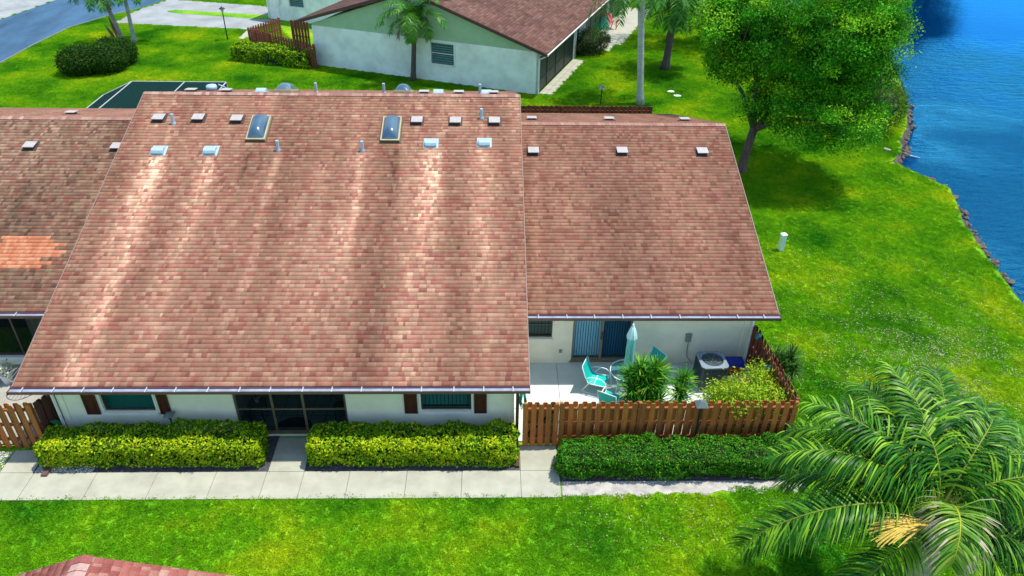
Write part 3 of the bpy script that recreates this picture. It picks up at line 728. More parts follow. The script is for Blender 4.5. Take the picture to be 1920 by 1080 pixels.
# neighbour's screened lanai opening (left)
g = MB()
for x in (-18.1, -16.3, -15.1, -13.8): g.box((x-.03, YWW+.05, .35), (x+.03, YWW+.1, 2.2))
g.box((-18.2, YWW+.051, .35), (-13.75, YWW+.099, .42)); g.box((-18.25, YWW-.06, .22), (-13.7, YWW-.003, .35), m=1)
nl = g.build('screen_wall', [M_BRONZE, M_TRIM], town)
g = MB(); g.quad((-18.2, YWW+.07, .4), (-13.75, YWW+.07, .4), (-13.75, YWW+.07, 2.2), (-18.2, YWW+.07, 2.2)); g.build('screen', M_SCREEN, nl)
g = MB()
for i in range(9): x = -14.95+i*.11; g.quad((x, YWW+.5+.05*(i % 2), .4), (x+.11, YWW+.5+.05*((i+1) % 2), .4), (x+.11, YWW+.5+.05*((i+1) % 2), 2.2), (x, YWW+.5+.05*(i % 2), 2.2))
g.build('curtain', M_CURT, nl)

# roof fittings -----------------------------------------------------
def tiltM(back):  # local frame on slope: x along eave, y up slope, z normal
    return (np.array([1, 0, 0.]), np.array([0, CS, SN]), np.array([0, -SN, CS])) if not back else (np.array([-1, 0, 0.]), np.array([0, -CS, SN]), np.array([0, SN, CS]))
def place(g, P, fr, pts, faces, m=0):
    ux, uy, uz = fr; g.add([P+ux*p[0]+uy*p[1]+uz*p[2] for p in pts], faces, m=m)
BOXF = [(0, 3, 2, 1), (4, 5, 6, 7), (0, 1, 5, 4), (1, 2, 6, 5), (2, 3, 7, 6), (3, 0, 4, 7)]
def lbox(x0, y0, z0, x1, y1, z1): return [(x0, y0, z0), (x1, y0, z0), (x1, y1, z0), (x0, y1, z0), (x0, y0, z1), (x1, y0, z1), (x1, y1, z1), (x0, y1, z1)]
def box_vent(P, back=False):
    fr = tiltM(back); g = MB(); place(g, P, fr, lbox(-.16, -.15, -.03, .16, .13, .055), BOXF); place(g, P, fr, lbox(-.15, -.15, .05, .15, -.02, .115), BOXF); place(g, P, fr, lbox(-.25, -.22, .004, .25, .26, .026), BOXF, 0)
    v = g.build('roof_vent', M_VENTD, town)
    t = MB(); pts = lbox(-.165, -.17, .10, .165, .17, .13); pts[6] = (.165, .19, .05); pts[7] = (-.165, .19, .05); pts[2] = (.165, .19, .03); pts[3] = (-.165, .19, .03)
    place(t, P, fr, [(-.2, -.19, .125), (.2, -.19, .125), (.2, .19, .065), (-.2, .19, .065), (-.2, -.19, .155), (.2, -.19, .155), (.2, .19, .09), (-.2, .19, .09)], BOXF)
    t.build('vent_lid', M_VENTW, v, bevel=.006)
def hood_vent(P, back=False):
    fr = tiltM(back); g = MB()
    prof = [(-.17, .0), (-.18, .09), (-.12, .155), (.0, .17), (.16, .07), (.2, .0)]
    n_ = len(prof); pts = [(-.2, y, z) for y, z in prof]+[(.2, y, z) for y, z in prof]
    fs = [tuple(range(n_)), tuple(range(n_, 2*n_))[::-1]]+[(i, n_+i, n_+(i+1) % n_, (i+1) % n_) for i in range(n_)]
    place(g, P, fr, pts, fs); place(g, P, fr, lbox(-.26, -.22, .004, .26, .27, .022), BOXF)
    v = g.build('roof_vent', M_VENTB, town, bevel=.008)
    t = MB(); place(t, P, fr, lbox(-.13, -.186, .03, .13, -.176, .09), BOXF); t.build('vent_slot', mat('vent_slot', (.25, .36, .40), .6), v)
def pipe_vent(P, back=False, h=.36):
    g = MB(); P = np.array(P); g.tube([P-np.array([0, 0, .1]), P+np.array([0, 0, h])], .055, 12); v = g.build('vent_pipe', M_VENTB, town, smooth=False)
    f = MB(); f.lathe([(.10, -.06), (.085, .03), (.055, .08), (.05, .09)], P, 12); f.build('pipe_flashing', M_GUT, v)
def skylight(P, back=False, w=.66, l=1.28):
    fr = tiltM(back); g = MB(); a, b_ = w/2, l/2; t = .055; h = .13
    for q in (lbox(-a, -b_, -.02, a, -b_+t, h), lbox(-a, b_-t, -.02, a, b_, h), lbox(-a, -b_+t, -.02, -a+t, b_-t, h-.002), lbox(a-t, -b_+t, -.02, a, b_-t, h-.002)): place(g, P, fr, q, BOXF)
    s_ = g.build('skylight', M_SKYF, town, bevel=.006)
    c = MB(); place(c, P, fr, lbox(-a-.05, -b_-.05, .003, a+.05, b_+.05, .03), BOXF); place(c, P, fr, lbox(-a-.006, -b_-.012, .0, a+.006, -b_-.002, h-.045), BOXF); c.build('curb', mat('skylight_curb', (.07, .06, .03), .6), s_)
    d = MB(); N1, N2 = 14, 22; vs = []
    for j in range(N2+1):
        for i in range(N1+1):
            x = -a+t*.8+(w-1.6*t)*i/N1; y = -b_+t*.8+(l-1.6*t)*j/N2
            e = min(i, N1-i)/(N1/2); f = min(j, N2-j)/(N2/2)
            z = h-.005+.25*(1-(1-e)**2.2)**.7*(1-(1-min(1, f*1.7))**2.0)**.7
            vs.append((x, y, z))
    fs = [(j*(N1+1)+i, j*(N1+1)+i+1, (j+1)*(N1+1)+i+1, (j+1)*(N1+1)+i) for j in range(N2) for i in range(N1)]
    place(d, P, fr, vs, fs); d.build('dome', M_SKYD, s_, smooth=True)
fm_ = lambda x, y: ONPL(x, y, YE, ZE, SL)
fw_ = lambda x, y, dz=0: ONPL(x, y, YW, ZW+dz, SL)
for p in [(299, 223), (373, 223), (445, 225), (782, 228), (854, 229), (927, 229)]: box_vent(fm_(*p))
for p in [(1000, 285), (1166, 285), (1316, 286)]: box_vent(fw_(*p))
for p in [(58, 275), (221, 277)]: box_vent(fw_(*p, .08))
for p in [(298, 284), (395, 284), (808, 270), (908, 269)]: hood_vent(fm_(*p))
for p in [(326, 232), (522, 282), (680, 283), (903, 222)]: pipe_vent(fm_(*p))
for p in [(486, 243), (734, 245)]: skylight(fm_(*p))
def bk(px, Yd, main=True):   # a point on the back slope, Yd metres beyond the ridge
    yr, zr = (YR, ZR) if main else (YWR, ZWR)
    Y = yr+Yd; z = zr-Yd*SL; x = AY(px, 170 if main else 222, Y)[0]; return np.array([x, Y, z])
for px, d in [(358, 1.9), (424, 1.9), (795, 1.9), (860, 1.9), (925, 1.9)]: box_vent(bk(px, d), True)
for px, d in [(490, 2.9), (822, 2.9), (912, 2.9)]: hood_vent(bk(px, d), True)
for px, d in [(593, 2.6), (720, 2.6), (900, 2.4)]: pipe_vent(bk(px, d), True, .4)
for px, d in [(537, 2.6), (757, 2.6)]: skylight(bk(px, d), True)
for px, d in [(997, 2.2), (1142, 2.2), (1284, 2.2)]: box_vent(bk(px, d, False), True)
p = bk(136, 2.6, False); p[2] += .08; box_vent(p, True)
# downspouts
def downspout(x, y, z1, mat_, out=(0, -1), parent=town, ln=.9):
    g = MB(); g.box((x-.045, y-.04, .12), (x+.045, y+.04, z1)); g.bar((x, y, .14), (x+out[0]*ln, y+out[1]*ln, .06), .11, .07); g.build('downspout', mat_, parent)
downspout(.70, 15.96, 2.28, M_WOODD, (0, -1), ln=.95)
g = MB(); g.bar((-12.2, 15.6, .10), (-12.22, 14.75, .07), .16, .07); g.build('downspout', M_GUTB, town)
g = MB(); g.tube([(8.45, 19.1, 2.38), (8.4, 19.3, 2.25), (8.32, 19.53, 2.1), (8.33, 19.53, .1)], .045, 8); g.build('downspout', M_TRIM, town)
g = MB(); g.tube([(-12.5, 15.75, 2.3), (-12.35, 16.0, 2.2), (-12.2, 16.22, 2.05), (-12.2, 16.22, .1)], .045, 8); g.build('downspout', M_TRIM, town)

# screened pool cage behind the left wing -----------------------------
cage = thing('screen_enclosure', 'dark mesh screen enclosure with white frame behind the left end of the townhouse', 'enclosure', (-17, 38, 0))
g = MB(); cx0, cx1, cy0, cy1, cz = -19.3, -14.3, 36.45, 40.5, 2.38
def bb(a, b_): g.bar(a, b_, .045, .045)
bb((cx0, cy0, cz), (cx0, cy1, cz)); bb((cx0, cy1, cz), (cx1, cy1, cz)); bb((cx1, cy1, cz), (cx1, cy0, cz)); bb((-16.5, cy0, cz), (-16.5, cy1, cz))
for (x, y) in ((cx0, cy1), (-16.5, cy1), (cx1, cy1)): bb((x, y, 0), (x, y, cz))
bb((-20.6, cy0, 1.9), (-20.6, cy1-.8, 1.9)); bb((-20.6, cy0, 1.9), (cx0, cy0, cz)); bb((-20.6, cy1-.8, 1.9), (cx0, cy1, cz)); bb((-20.6, cy0, 0), (-20.6, cy0, 1.9)); bb((-20.6, cy1-.8, 0), (-20.6, cy1-.8, 1.9))
g.build('frame', mat('cage_frame', (.45, .47, .45), .5), cage)
g = MB(); g.quad((cx0, cy0, cz), (cx1, cy0, cz), (cx1, cy1, cz), (cx0, cy1, cz)); g.quad((cx0, cy1, 0), (cx0, cy1, cz), (cx1, cy1, cz), (cx1, cy1, 0)); g.quad((-20.6, cy0, 1.9), (cx0, cy0, cz), (cx0, cy1, cz), (-20.6, cy1-.8, 1.9)); g.quad((-20.6, cy0, 0), (-20.6, cy0, 1.9), (-20.6, cy1-.8, 1.9), (-20.6, cy1-.8, 0)); g.quad((-20.6, cy1-.8, 0), (-20.6, cy1-.8, 1.9), (cx0, cy1, cz), (cx0, cy1, 0)); g.quad((cx1, cy0, 0), (cx1, cy1, 0), (cx1, cy1, cz), (cx1, cy0, cz))
g.build('screen', glassy('cage_screen', (.35, .5, .5), .78, .9, (.006, .028, .026), .05), cage)
g = MB(); g.box((cx0-1.2, cy0, .01), (cx1, cy1-.1, .04)); g.build('floor', mat('cage_floor', (.05, .11, .13), .8), cage)
ch = thing('folding_chair', 'pale metal lounge chair standing inside the dark screen enclosure', 'chair', (-17.9, 38.4, 0.04))
g = MB()
for sx in (-.28, .28):
    g.tube([(-17.9+sx, 38.0, .05), (-17.9+sx, 38.1, .45), (-17.9+sx, 38.9, .5), (-17.9+sx, 39.2, 1.1)], .018, 6); g.tube([(-17.9+sx, 38.9, .05), (-17.9+sx, 38.6, .66), (-17.9+sx, 38.1, .66)], .018, 6)
g.tube([(-18.18, 39.2, 1.1), (-17.62, 39.2, 1.1)], .018, 6); g.build('frame', M_WHITEM, ch)
g = MB(); g.quad((-18.17, 38.1, .46), (-17.63, 38.1, .46), (-17.63, 38.9, .5), (-18.17, 38.9, .5)); g.quad((-18.17, 38.9, .5), (-17.63, 38.9, .5), (-17.63, 39.2, 1.08), (-18.17, 39.2, 1.08)); g.build('sling', M_FWALL, ch)

# roof at the bottom edge, below the camera ---------------------------
A = G(158, 1042, 5.0); near = thing('near_house', 'corner of a red shingle gable roof rising at the bottom left edge', 'house', (A[0], A[1]-4, 0))
rot = radians(3.5); ux = np.array([cos(rot), sin(rot), 0]); uy = np.array([-sin(rot), cos(rot), 0]); Lr = 8.0; ap = np.array([A[0], A[1], 5.0])
PAL_NEAR = [((.33, .12, .10), 3), ((.27, .085, .075), 3), ((.38, .19, .16), 2), ((.42, .26, .22), .8)]
for sg, seed in ((1, 31), (-1, 32)):
    sv = norm(-sg*ux*CS+np.array([0, 0, SN])); wlen = 6.4; eo = ap-sv*wlen-uy*Lr
    if sg > 0: shingles('roof', eo, uy, sv, Lr, wlen, PAL_NEAR, near, course=.152, seed=seed)
    else: shingles('roof', eo+uy*Lr, -uy, sv, Lr, wlen, PAL_NEAR, near, course=.152, seed=seed)
g = MB()
for i in range(30):
    q = ap-uy*(i*.15); c = tuple(np.array(random.choice(PAL_NEAR)[0])*1.1)
    for sg in (1, -1):
        sv = sg*ux*CS-np.array([0, 0, SN]); a = q+np.array([0, 0, .03]); b_ = q-uy*.16+np.array([0, 0, .045])
        g.quad(a, b_, b_+sv*.16, a+sv*.16, c)
g.build('ridge_cap', M_ROOF, near)
g = MB()
for sg in (1, -1):
    sv = sg*ux*CS-np.array([0, 0, SN]); o_ = ap-uy*Lr-np.array([0, 0, .18])
    g.obox(o_, sv*6.4, uy*(Lr+.02), np.array([0, 0, .16]))
g.build('roof_deck', M_FASCIA, near)
g = MB(); c0 = ap-uy*.6; prof = [(-5.6, 0), (5.6, 0), (5.6, 2.9), (0, 4.75), (-5.6, 2.9)]; g.extrude(prof, (c0[0], c0[1], 0), ux, (0, 0, 1), -uy*.2); g.build('wall', M_WALL, near)

# ================================================================== FAR HOUSE
a0 = np.array([2.76, 45.69, 0]); uu = norm(np.array([-14.48, 5.55, 0])); vv = np.array([-uu[1], uu[0], 0]); vv = vv if vv[1] > 0 else -vv
def FH(u, v, z=0.0): return a0+uu*u+vv*v+np.array([0, 0, z])
far = thing('far_house', 'pale aqua stucco house with green gable and brown roof beyond the lawn', 'house', FH(8, 0))
WD = 15.65; DP = 30
g = MB()
def fq(*pts, m=0): g.quad(*[FH(*p) for p in pts], m=m)
# front wall with window hole
wx0, wx1, wz0, wz1 = 5.55, 7.1, 1.15, 2.45
for (a, b_, c, d) in ((0, wx0, 0, 2.62), (wx1, WD, 0, 2.62), (wx0, wx1, 0, wz0), (wx0, wx1, wz1, 2.62)): fq((b_, 0, c), (a, 0, c), (a, 0, d), (b_, 0, d))
fq((wx0, 0, wz0), (wx0, .15, wz0), (wx0, .15, wz1), (wx0, 0, wz1)); fq((wx1, 0, wz0), (wx1, 0, wz1), (wx1, .15, wz1), (wx1, .15, wz0)); fq((wx1, 0, wz0), (wx1, .15, wz0), (wx0, .15, wz0), (wx0, 0, wz0))
fq((WD, 0, 0), (WD, 0, 2.62), (WD, DP, 2.62), (WD, DP, 0))
# side wall pieces on the lake side: posts between dark screens
for (v0, v1) in ((0, .25), (7.9, 8.6), (9.3, 11.0), (17.5, 18.2), (24, 30)): fq((0, v0, 0), (0, v1, 0), (0, v1, 2.5), (0, v0, 2.5)); g.obox(FH(0, v0, 0), vv*(v1-v0), uu*.15, (0, 0, 2.5))
fq((0, 0, 2.3), (0, DP, 2.3), (0, DP, 2.6), (0, 0, 2.6))
g.build('wall', M_FWALL, far)
g = MB(); g.extrude([(0.02, 2.62), (WD-.02, 2.62), (WD-.02, 2.72), (8.33, 5.30), (.02, 2.72)], FH(0, .02, 0), uu, (0, 0, 1), vv*.15); g.build('gable_panel', M_FGREEN, far)
# roof
RZ = 5.52; rs = (RZ-2.68)/(8.33+.6)
for sgn, (ue, seed) in ((1, (-.6, 41)), (-1, (16.7, 42))):
    e0 = FH(ue, -.35, 2.68 if sgn > 0 else RZ-(16.7-8.33)*rs); top = FH(8.33, -.35, RZ); sv = top-e0; Ls = np.linalg.norm(sv)
    st = streaks([(0, 0, 0, 1, 0)], 0, 1, 1, .7, 8+seed, .12)
    if sgn > 0: shingles('roof', e0, vv, sv, DP, Ls, PAL_FAR, far, st, course=.2, tabw=(.2, .6), seed=seed)
    else: shingles('roof', e0+vv*DP, -vv, sv, DP, Ls, PAL_FAR, far, st, course=.2, tabw=(.2, .6), seed=seed)
g = MB()
for (ue, ze_) in ((-.6, 2.68), (16.7, RZ-(16.7-8.33)*rs)):
    e = FH(ue, -.36, ze_-.16); t_ = FH(8.33, -.36, RZ-.16); g.obox(e, t_-e, vv*DP, np.array([0, 0, .15]))
    g.obox(FH(ue, -.40, ze_-.2), t_-e, vv*.04, np.array([0, 0, .2]))
g.build('fascia', M_FASCIA, far)
g = MB(); g.bar(FH(-.64, -.3, 2.58), FH(-.64, DP-1, 2.58), .06, .06); g.tube([FH(-.66, -.25, 2.55), FH(-.3, -.2, 2.35), FH(-.06, -.06, 2.2), FH(-.06, -.06, .1)], .045, 6); g.build('gutter', M_TRIM, far)
# window
def fwindow(u0, u1, z0, z1, v, parent, name='window', rows=5):
    f = MB()
    for (a, b_, c, d) in ((u0-.1, u1+.1, z0-.14, z0), (u0-.1, u1+.1, z1, z1+.1), (u0-.1, u0, z0, z1), (u1, u1+.1, z0, z1)):
        f.obox(FH(a, v-.05, c), uu*(b_-a), vv*.12, (0, 0, d-c))
    for i in range(1, 2): z = z0+(z1-z0)*.5; f.obox(FH(u0, v+.03, z-.02), uu*(u1-u0), vv*.04, (0, 0, .04))
    w = f.build(name, M_TRIM, parent)
    lv = MB()
    for i in range(9): z = z0+(z1-z0)*(i+.5)/9; lv.obox(FH(u0+.02, v+.06, z-.012), uu*(u1-u0-.04), vv*.02, (0, 0, .022))
    lv.build('louvres', mat('window_louvre', (.22, .36, .36), .4), w)
    q = MB(); q.quad(FH(u1, v+.1, z0), FH(u0, v+.1, z0), FH(u0, v+.1, z1), FH(u1, v+.1, z1)); q.build('glass', mat('far_glass', (.06, .15, .16), .15, var=.4, vscale=4), w)
fwindow(wx0, wx1, wz0, wz1, 0, far)
# lanai screens on the lake side
g = MB()
for (v0, v1) in ((.25, 7.9), (11.0, 17.5), (18.2, 24)): g.quad(FH(.06, v0, 0), FH(.06, v1, 0), FH(.06, v1, 2.35), FH(.06, v0, 2.35))
g.quad(FH(.06, 8.6, 0), FH(.06, 9.3, 0), FH(.06, 9.3, 2.2), FH(.06, 8.6, 2.2))
g.build('screen', mat('dark_screen', (.012, .022, .022), .5), far)
g = MB()
for v in (1.9, 3.8, 5.8, 7.8, 12.5, 14, 15.6, 19.5, 21.5): g.obox(FH(.02, v, 0), vv*.07, uu*.05, (0, 0, 2.35))
for z in (.75,): g.obox(FH(.03, .25, z), vv*7.6, uu*.04, (0, 0, .05)); g.obox(FH(.03, 11, z), vv*6.5, uu*.04, (0, 0, .05))
g.build('screen_frame', M_BRONZE, far)
# set-back wing at top left with its own window
g = MB(); V2 = 8.9
U0, U1 = 15.9, 25.4
ww = (22.1, 23.4, 1.15, 2.35)
for (a, b_, c, d) in ((U0, ww[0], 0, 2.9), (ww[1], U1, 0, 2.9), (ww[0], ww[1], 0, ww[2]), (ww[0], ww[1], ww[3], 2.9)): fq((b_, V2, c), (a, V2, c), (a, V2, d), (b_, V2, d))
fq((U1, V2, 0), (U1, V2, 2.9), (U1, V2+18, 2.9), (U1, V2+18, 0)); g.build('wall', M_FWALL, far)
fwindow(*ww, V2, far, rows=4)
g = MB(); g.extrude([(U0-3, 2.9), (U1, 2.9), (U1-4.5, 4.6), (U0-3, 4.6)], FH(0, V2+.01, 0), uu, (0, 0, 1), vv*.15); g.build('gable_panel', M_FGREEN, far)
g = MB(); g.tube([FH(U1+.3, V2-.3, 2.9), FH(U1+.1, V2-.15, 2.6), FH(U1+.02, V2-.08, 2.3), FH(U1+.02, V2-.08, .1)], .06, 6); g.build('downspout', M_TRIM, far)
g = MB(); g.cbox(FH(24.4, V2-.1, 1.5), (.3, .16, .5), atan2(uu[1], uu[0])); g.tube([FH(24.4, V2-.1, 1.3), FH(24.4, V2-.1, .1)], .03, 6); g.build('meter_box', M_TRIM, far)
g = MB(); eo = FH(U1+.5, V2-.4, 2.85); g.obox(eo, -uu*4.5+np.array([0, 0, 1.75]), vv*20, (0, 0, .15)); g.obox(FH(U1+.5-4.5, V2-.4, 4.6), -uu*4, vv*20, (0, 0, .15)); g.build('roof', M_FASCIA, far)
hc = MB(); hp = FH(18.0, V2-.15, .9)
hc.tube([hp+uu*.28*cos(t)+np.array([0, 0, .3*sin(t)])+vv*(-.05) for t in np.linspace(0, 4*pi, 30)], .03, 6)
tag(hc.build('garden_hose', M_HOSE), 'coiled green hose hung on the pale wall behind the far zigzag fence', 'hose')
# side strips and far patio
def fsheet(name, pts, z, m, rec=True):
    g = MB(); g.add([FH(*p, z) for p in pts], [tuple(range(len(pts)))])
    me = g.build(name, m); tag(me, kind='structure'); return [tuple(FH(*p)[:2]) for p in pts]
fs1 = fsheet('side_path', [(-.02, .25), (-.85, .25), (-.85, 7.9), (-.02, 7.9)], .02, M_CONC)
fs2 = fsheet('far_patio', [(-.0, 11.0), (-1.9, 10.6), (-1.9, 12.5), (-2.4, 12.6), (-2.4, 24), (0, 24)], .02, M_CONC)
g = MB(); g.obox(FH(-.42, .25, .021), vv*7.6, uu*.02, (0, 0, .004))
for k in range(9): g.obox(FH(-.85, .3+k*.85, .021), vv*.02, uu*.8, (0, 0, .004))
tag(g.build('path_joint', M_JOINT), kind='structure')

# ================================================================== FENCES
def fence(name, label, p0, p1, h=1.62, m=M_WOOD, sp=.25, group=None, gate=False, npost=None, double=True, rails=(.3, .85, 1.4), root=None, w=.148, side=1, z0=.03, parts=('fence_panel', 'rail', 'post')):
    p0 = np.array([*p0[:2], 0.]); p1 = np.array([*p1[:2], 0.]); Lg = np.linalg.norm(p1-p0); d = (p1-p0)/Lg; nrm = np.array([d[1], -d[0], 0])*side  # nrm: outward
    if root is None: root = thing(name, label, 'gate' if gate else 'fence', (*(p0+p1)[:2]/2, 0), group=group)
    Z = np.array([0, 0, 1.])
    pk = MB(); nP = max(1, int(round((Lg-w)/sp)))
    def picket(x, off, hh):
        tone = random.uniform(.72, 1.25); tint = random.uniform(.92, 1.08)
        c = (tone, tone*tint, tone*tint)
        lean = random.uniform(-.012, .012)
        o_ = p0+d*x+nrm*off+Z*z0; cut = .03
        prof = [(0, 0), (w, 0), (w+lean, hh-cut*1.4), (w-cut+lean, hh), (cut+lean, hh), (lean, hh-cut*1.4)]
        pk.extrude(prof, o_, d, Z, nrm*.018, c)
    for i in range(nP+1): picket((Lg-w)*i/nP, .045, h+random.uniform(-.015, .02))
    pn = pk.build(parts[0], m, root)
    if double:
        pk = MB()
        for i in range(nP): picket((Lg-w)*(i+.5)/nP, -.062, h-.02+random.uniform(-.015, .02))
        pk.build(parts[0], m, root)
    for z in rails:
        r_ = MB(); o_ = p0-nrm*.045+Z*z; r_.obox(o_, d*Lg, nrm*.088, Z*.06, (.72, .62, .75)); r_.build(parts[1], m, root)
    k = npost if npost is not None else max(1, int(round(Lg/2.4)))
    for i in range(k+1):
        q = MB(); c_ = p0+d*(.05+(Lg-.1)*i/max(1, k))-nrm*.0
        q.obox(c_-d*.044-nrm*.0439, d*.088, nrm*.0878, Z*(h+.02), (.8, .8, .8)); q.build(parts[2], m, root)
    return root
fence('fence', 'orange brown shadowbox picket fence in front of the patio behind the dark hedge', (1.88, 15.9), (8.62, 15.92))
gt = fence('gate', 'small picket gate at the end of the concrete walk', (.86, 15.88), (1.87, 15.88), gate=True, double=True, npost=1, sp=.21, rails=(.3, .85, 1.4))
g = MB(); g.bar((.95, 15.93, .35), (1.75, 15.93, 1.35), .03, .08); g.build('brace', M_WOOD, gt)
g = MB(); g.bar((.95, 15.95, 1.35), (1.75, 15.95, .35), .03, .08); g.build('brace', M_WOOD, gt)
fence('fence', 'side run of brown picket fence along the lawn between patio and spiky plant', (8.62, 16.0), (8.42, 19.55), side=1, m=mat('shaded_cedar', (.19, .05, .018), .85, var=.4, vscale=4, attr=True, stretch=(5, 5, .6)))  # cedar colour darkened to paint in the shade on the inner face
fence('fence', 'red brown picket fence behind the lower right wing of the townhouse', (1.2, 39.2), (8.55, 39.2), h=1.66, m=M_WOODR)
fence('fence', 'picket fence at the left edge before the neighbour patio', (-16.6, 15.9), (-12.62, 15.9), h=1.62)
fence('gate', 'dark brown gate leaf between the left picket fence and house corner', (-12.58, 15.93), (-12.22, 16.7), h=1.6, m=M_WOODD, gate=True, double=True, sp=.2, npost=1)
# far zigzag fence
ff_ = [FH(14.9, -.6), FH(19.2, .9), FH(20.2, 2.8), FH(19.4, 3.6)]
fr_ = thing('fence', 'reddish zigzag picket fence beside the pale far house', 'fence', FH(17.5, .2))
fpts = [G(595, 97), G(470, 85), G(523, 60), G(545, 70)]
fp = [np.array([-11.6, 50.3]), np.array([-16.9, 54.1]), np.array([-15.4, 56.9])]
for a, b_ in zip(fp[:-1], fp[1:]): fence('', '', a, b_, h=1.62, m=M_WOODR, root=fr_, side=-1)
fence('', '', (-14.2, 55.2), (-12.9, 54.7), h=1.9, m=M_WOODR, root=fr_, side=-1)

# ================================================================== VEGETATION
def rand_unit(n): v = RNG.normal(size=(n, 3)); return v/np.linalg.norm(v, axis=1)[:, None]
def leaf_arrays(P, D, Nn, Lg, Wd, fold=.15, droop=0.0):
    """diamond leaves at P pointing D, with normals Nn"""
    D = D/np.linalg.norm(D, axis=1)[:, None]; Sd = np.cross(D, Nn); Sd /= np.maximum(1e-6, np.linalg.norm(Sd, axis=1))[:, None]
    Up = np.cross(Sd, D); Lg = np.asarray(Lg)[:, None]; Wd = np.asarray(Wd)[:, None]
    mid = P+D*Lg*.45
    a = P; b_ = mid+Sd*Wd*.5+Up*Wd*fold; c = P+D*Lg-np.array([[0, 0, 1]])*Lg*droop; d = mid-Sd*Wd*.5+Up*Wd*fold
    V = np.stack([a, b_, c, d], 1).reshape(-1, 3); N = len(P); F = (np.arange(N)*4)[:, None]+np.array([[0, 1, 2, 3]])
    return V, F
def leaves(name, P, D, Nn, Lg, Wd, C, parent, m=None, **k):
    V, F = leaf_arrays(P, D, Nn, Lg, Wd, **k); return npmesh(name, V, F, m or M_LEAF, parent, C)
def pick(cols, p, N):
    cols = np.array(cols); i = RNG.choice(len(cols), N, p=np.array(p)/np.sum(p)); return cols[i]*RNG.uniform(.75, 1.25, (N, 1))

def hedge(name, label, x0, x1, y0, y1, h, N, pal, pw, leafL=.09, group=None, lump=.09, yellow=None, base=.06, cat='hedge', rot=0, org=None, bumps=()):
    root = thing(name, label, cat, ((x0+x1)/2, (y0+y1)/2, 0), group=group)
    cx, cy = (x0+x1)/2, (y0+y1)/2; hx, hy = (x1-x0)/2, (y1-y0)/2
    # sample faces of a rounded, lumpy box
    areas = np.array([4*hx*hy, 2*hx*h, 2*hx*h, 2*hy*h, 2*hy*h]); f = RNG.choice(5, N, p=areas/areas.sum())
    a = RNG.uniform(-1, 1, N); b_ = RNG.uniform(-1, 1, N); t = RNG.uniform(base/h, 1, N)
    P = np.zeros((N, 3)); Nn = np.zeros((N, 3))
    def setf(k, x, y, z, n_):
        q = f == k; P[q] = np.stack([x[q], y[q], z[q]], 1); Nn[q] = n_
    one = np.ones(N)
    setf(0, a*hx, b_*hy, one*h, (0, 0, 1)); setf(1, a*hx, -hy*one, t*h, (0, -1, 0)); setf(2, a*hx, hy*one, t*h, (0, 1, 0)); setf(3, -hx*one, b_*hy, t*h, (-1, 0, 0)); setf(4, hx*one, b_*hy, t*h, (1, 0, 0))
    # round the edges and make it lumpy
    r = .16
    q = np.stack([np.clip(P[:, 0], -hx+r, hx-r), np.clip(P[:, 1], -hy+r, hy-r), np.clip(P[:, 2], 0, h-r)], 1)
    dv = P-q; dn = np.linalg.norm(dv, axis=1)[:, None]; ok = dn[:, 0] > 1e-4
    P[ok] = q[ok]+dv[ok]/dn[ok]*np.minimum(dn[ok], r); Nn[ok] = Nn[ok]*.4+dv[ok]/dn[ok]*.6
    w = vnoise(P[:, 0]*2.6+cx*3+P[:, 2]*2, P[:, 1]*2.6+P[:, 2]*3+cy)-.5; w2 = vnoise(P[:, 0]*8+7, P[:, 1]*8+P[:, 2]*8)-.5
    P += Nn*(w*2*lump+w2*lump*.8+RNG.normal(0, .018, N))[:, None]
    for (bx, bw, bh) in bumps: P[:, 2] += bh*np.exp(-((P[:, 0]+cx-bx)/bw)**2)*(P[:, 2] > h*.6)*np.clip((P[:, 1]+hy)/(2*hy), 0, 1)
    shrink = 1-.10*(1-P[:, 2]/h)
    P[:, 1] *= shrink
    if rot: c_, s_ = cos(rot), sin(rot); Rm = np.array([[c_, -s_, 0], [s_, c_, 0], [0, 0, 1]]); P = P@Rm.T; Nn = Nn@Rm.T
    P += np.array([cx, cy, 0])
    C = pick(pal, pw, N)
    if yellow is not None: C = yellow(P, C, cx, cy, hx, hy, h)
    D = Nn*.45+rand_unit(N)*.9+np.array([[0, 0, .25]]); Nv = Nn+rand_unit(N)*.55
    leaves('leaves', P-D*leafL*.3, D, Nv, leafL*RNG.uniform(.6, 1.25, N), leafL*.52*RNG.uniform(.7, 1.2, N), C, root)
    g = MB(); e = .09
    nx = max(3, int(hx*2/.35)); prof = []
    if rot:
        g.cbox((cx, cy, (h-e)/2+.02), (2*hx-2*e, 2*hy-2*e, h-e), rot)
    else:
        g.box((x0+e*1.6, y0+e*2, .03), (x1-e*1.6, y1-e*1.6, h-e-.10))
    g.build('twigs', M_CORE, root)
    return root
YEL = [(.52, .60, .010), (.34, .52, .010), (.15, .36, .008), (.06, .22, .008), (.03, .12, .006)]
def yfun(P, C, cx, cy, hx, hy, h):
    # yellow new growth, thickened at the front top edge to paint its sunlit band
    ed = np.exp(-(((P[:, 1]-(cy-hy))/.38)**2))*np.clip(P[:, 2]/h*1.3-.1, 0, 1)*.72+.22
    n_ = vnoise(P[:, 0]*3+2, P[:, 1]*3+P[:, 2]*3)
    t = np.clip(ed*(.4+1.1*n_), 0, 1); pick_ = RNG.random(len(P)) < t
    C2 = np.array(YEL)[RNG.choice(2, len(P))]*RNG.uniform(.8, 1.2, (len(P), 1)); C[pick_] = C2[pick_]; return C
hedge('hedge', 'yellow green clipped hedge left of the entry path under the curtained window', -12.45, -6.38, 15.02, 15.98, .86, 17000, YEL, (.5, 1.4, 2.2, 2.6, 1.6), .088, yellow=yfun, group='variegated hedges by the front wall', bumps=((-8.0, .8, .16), (-11.8, .5, -.05)))
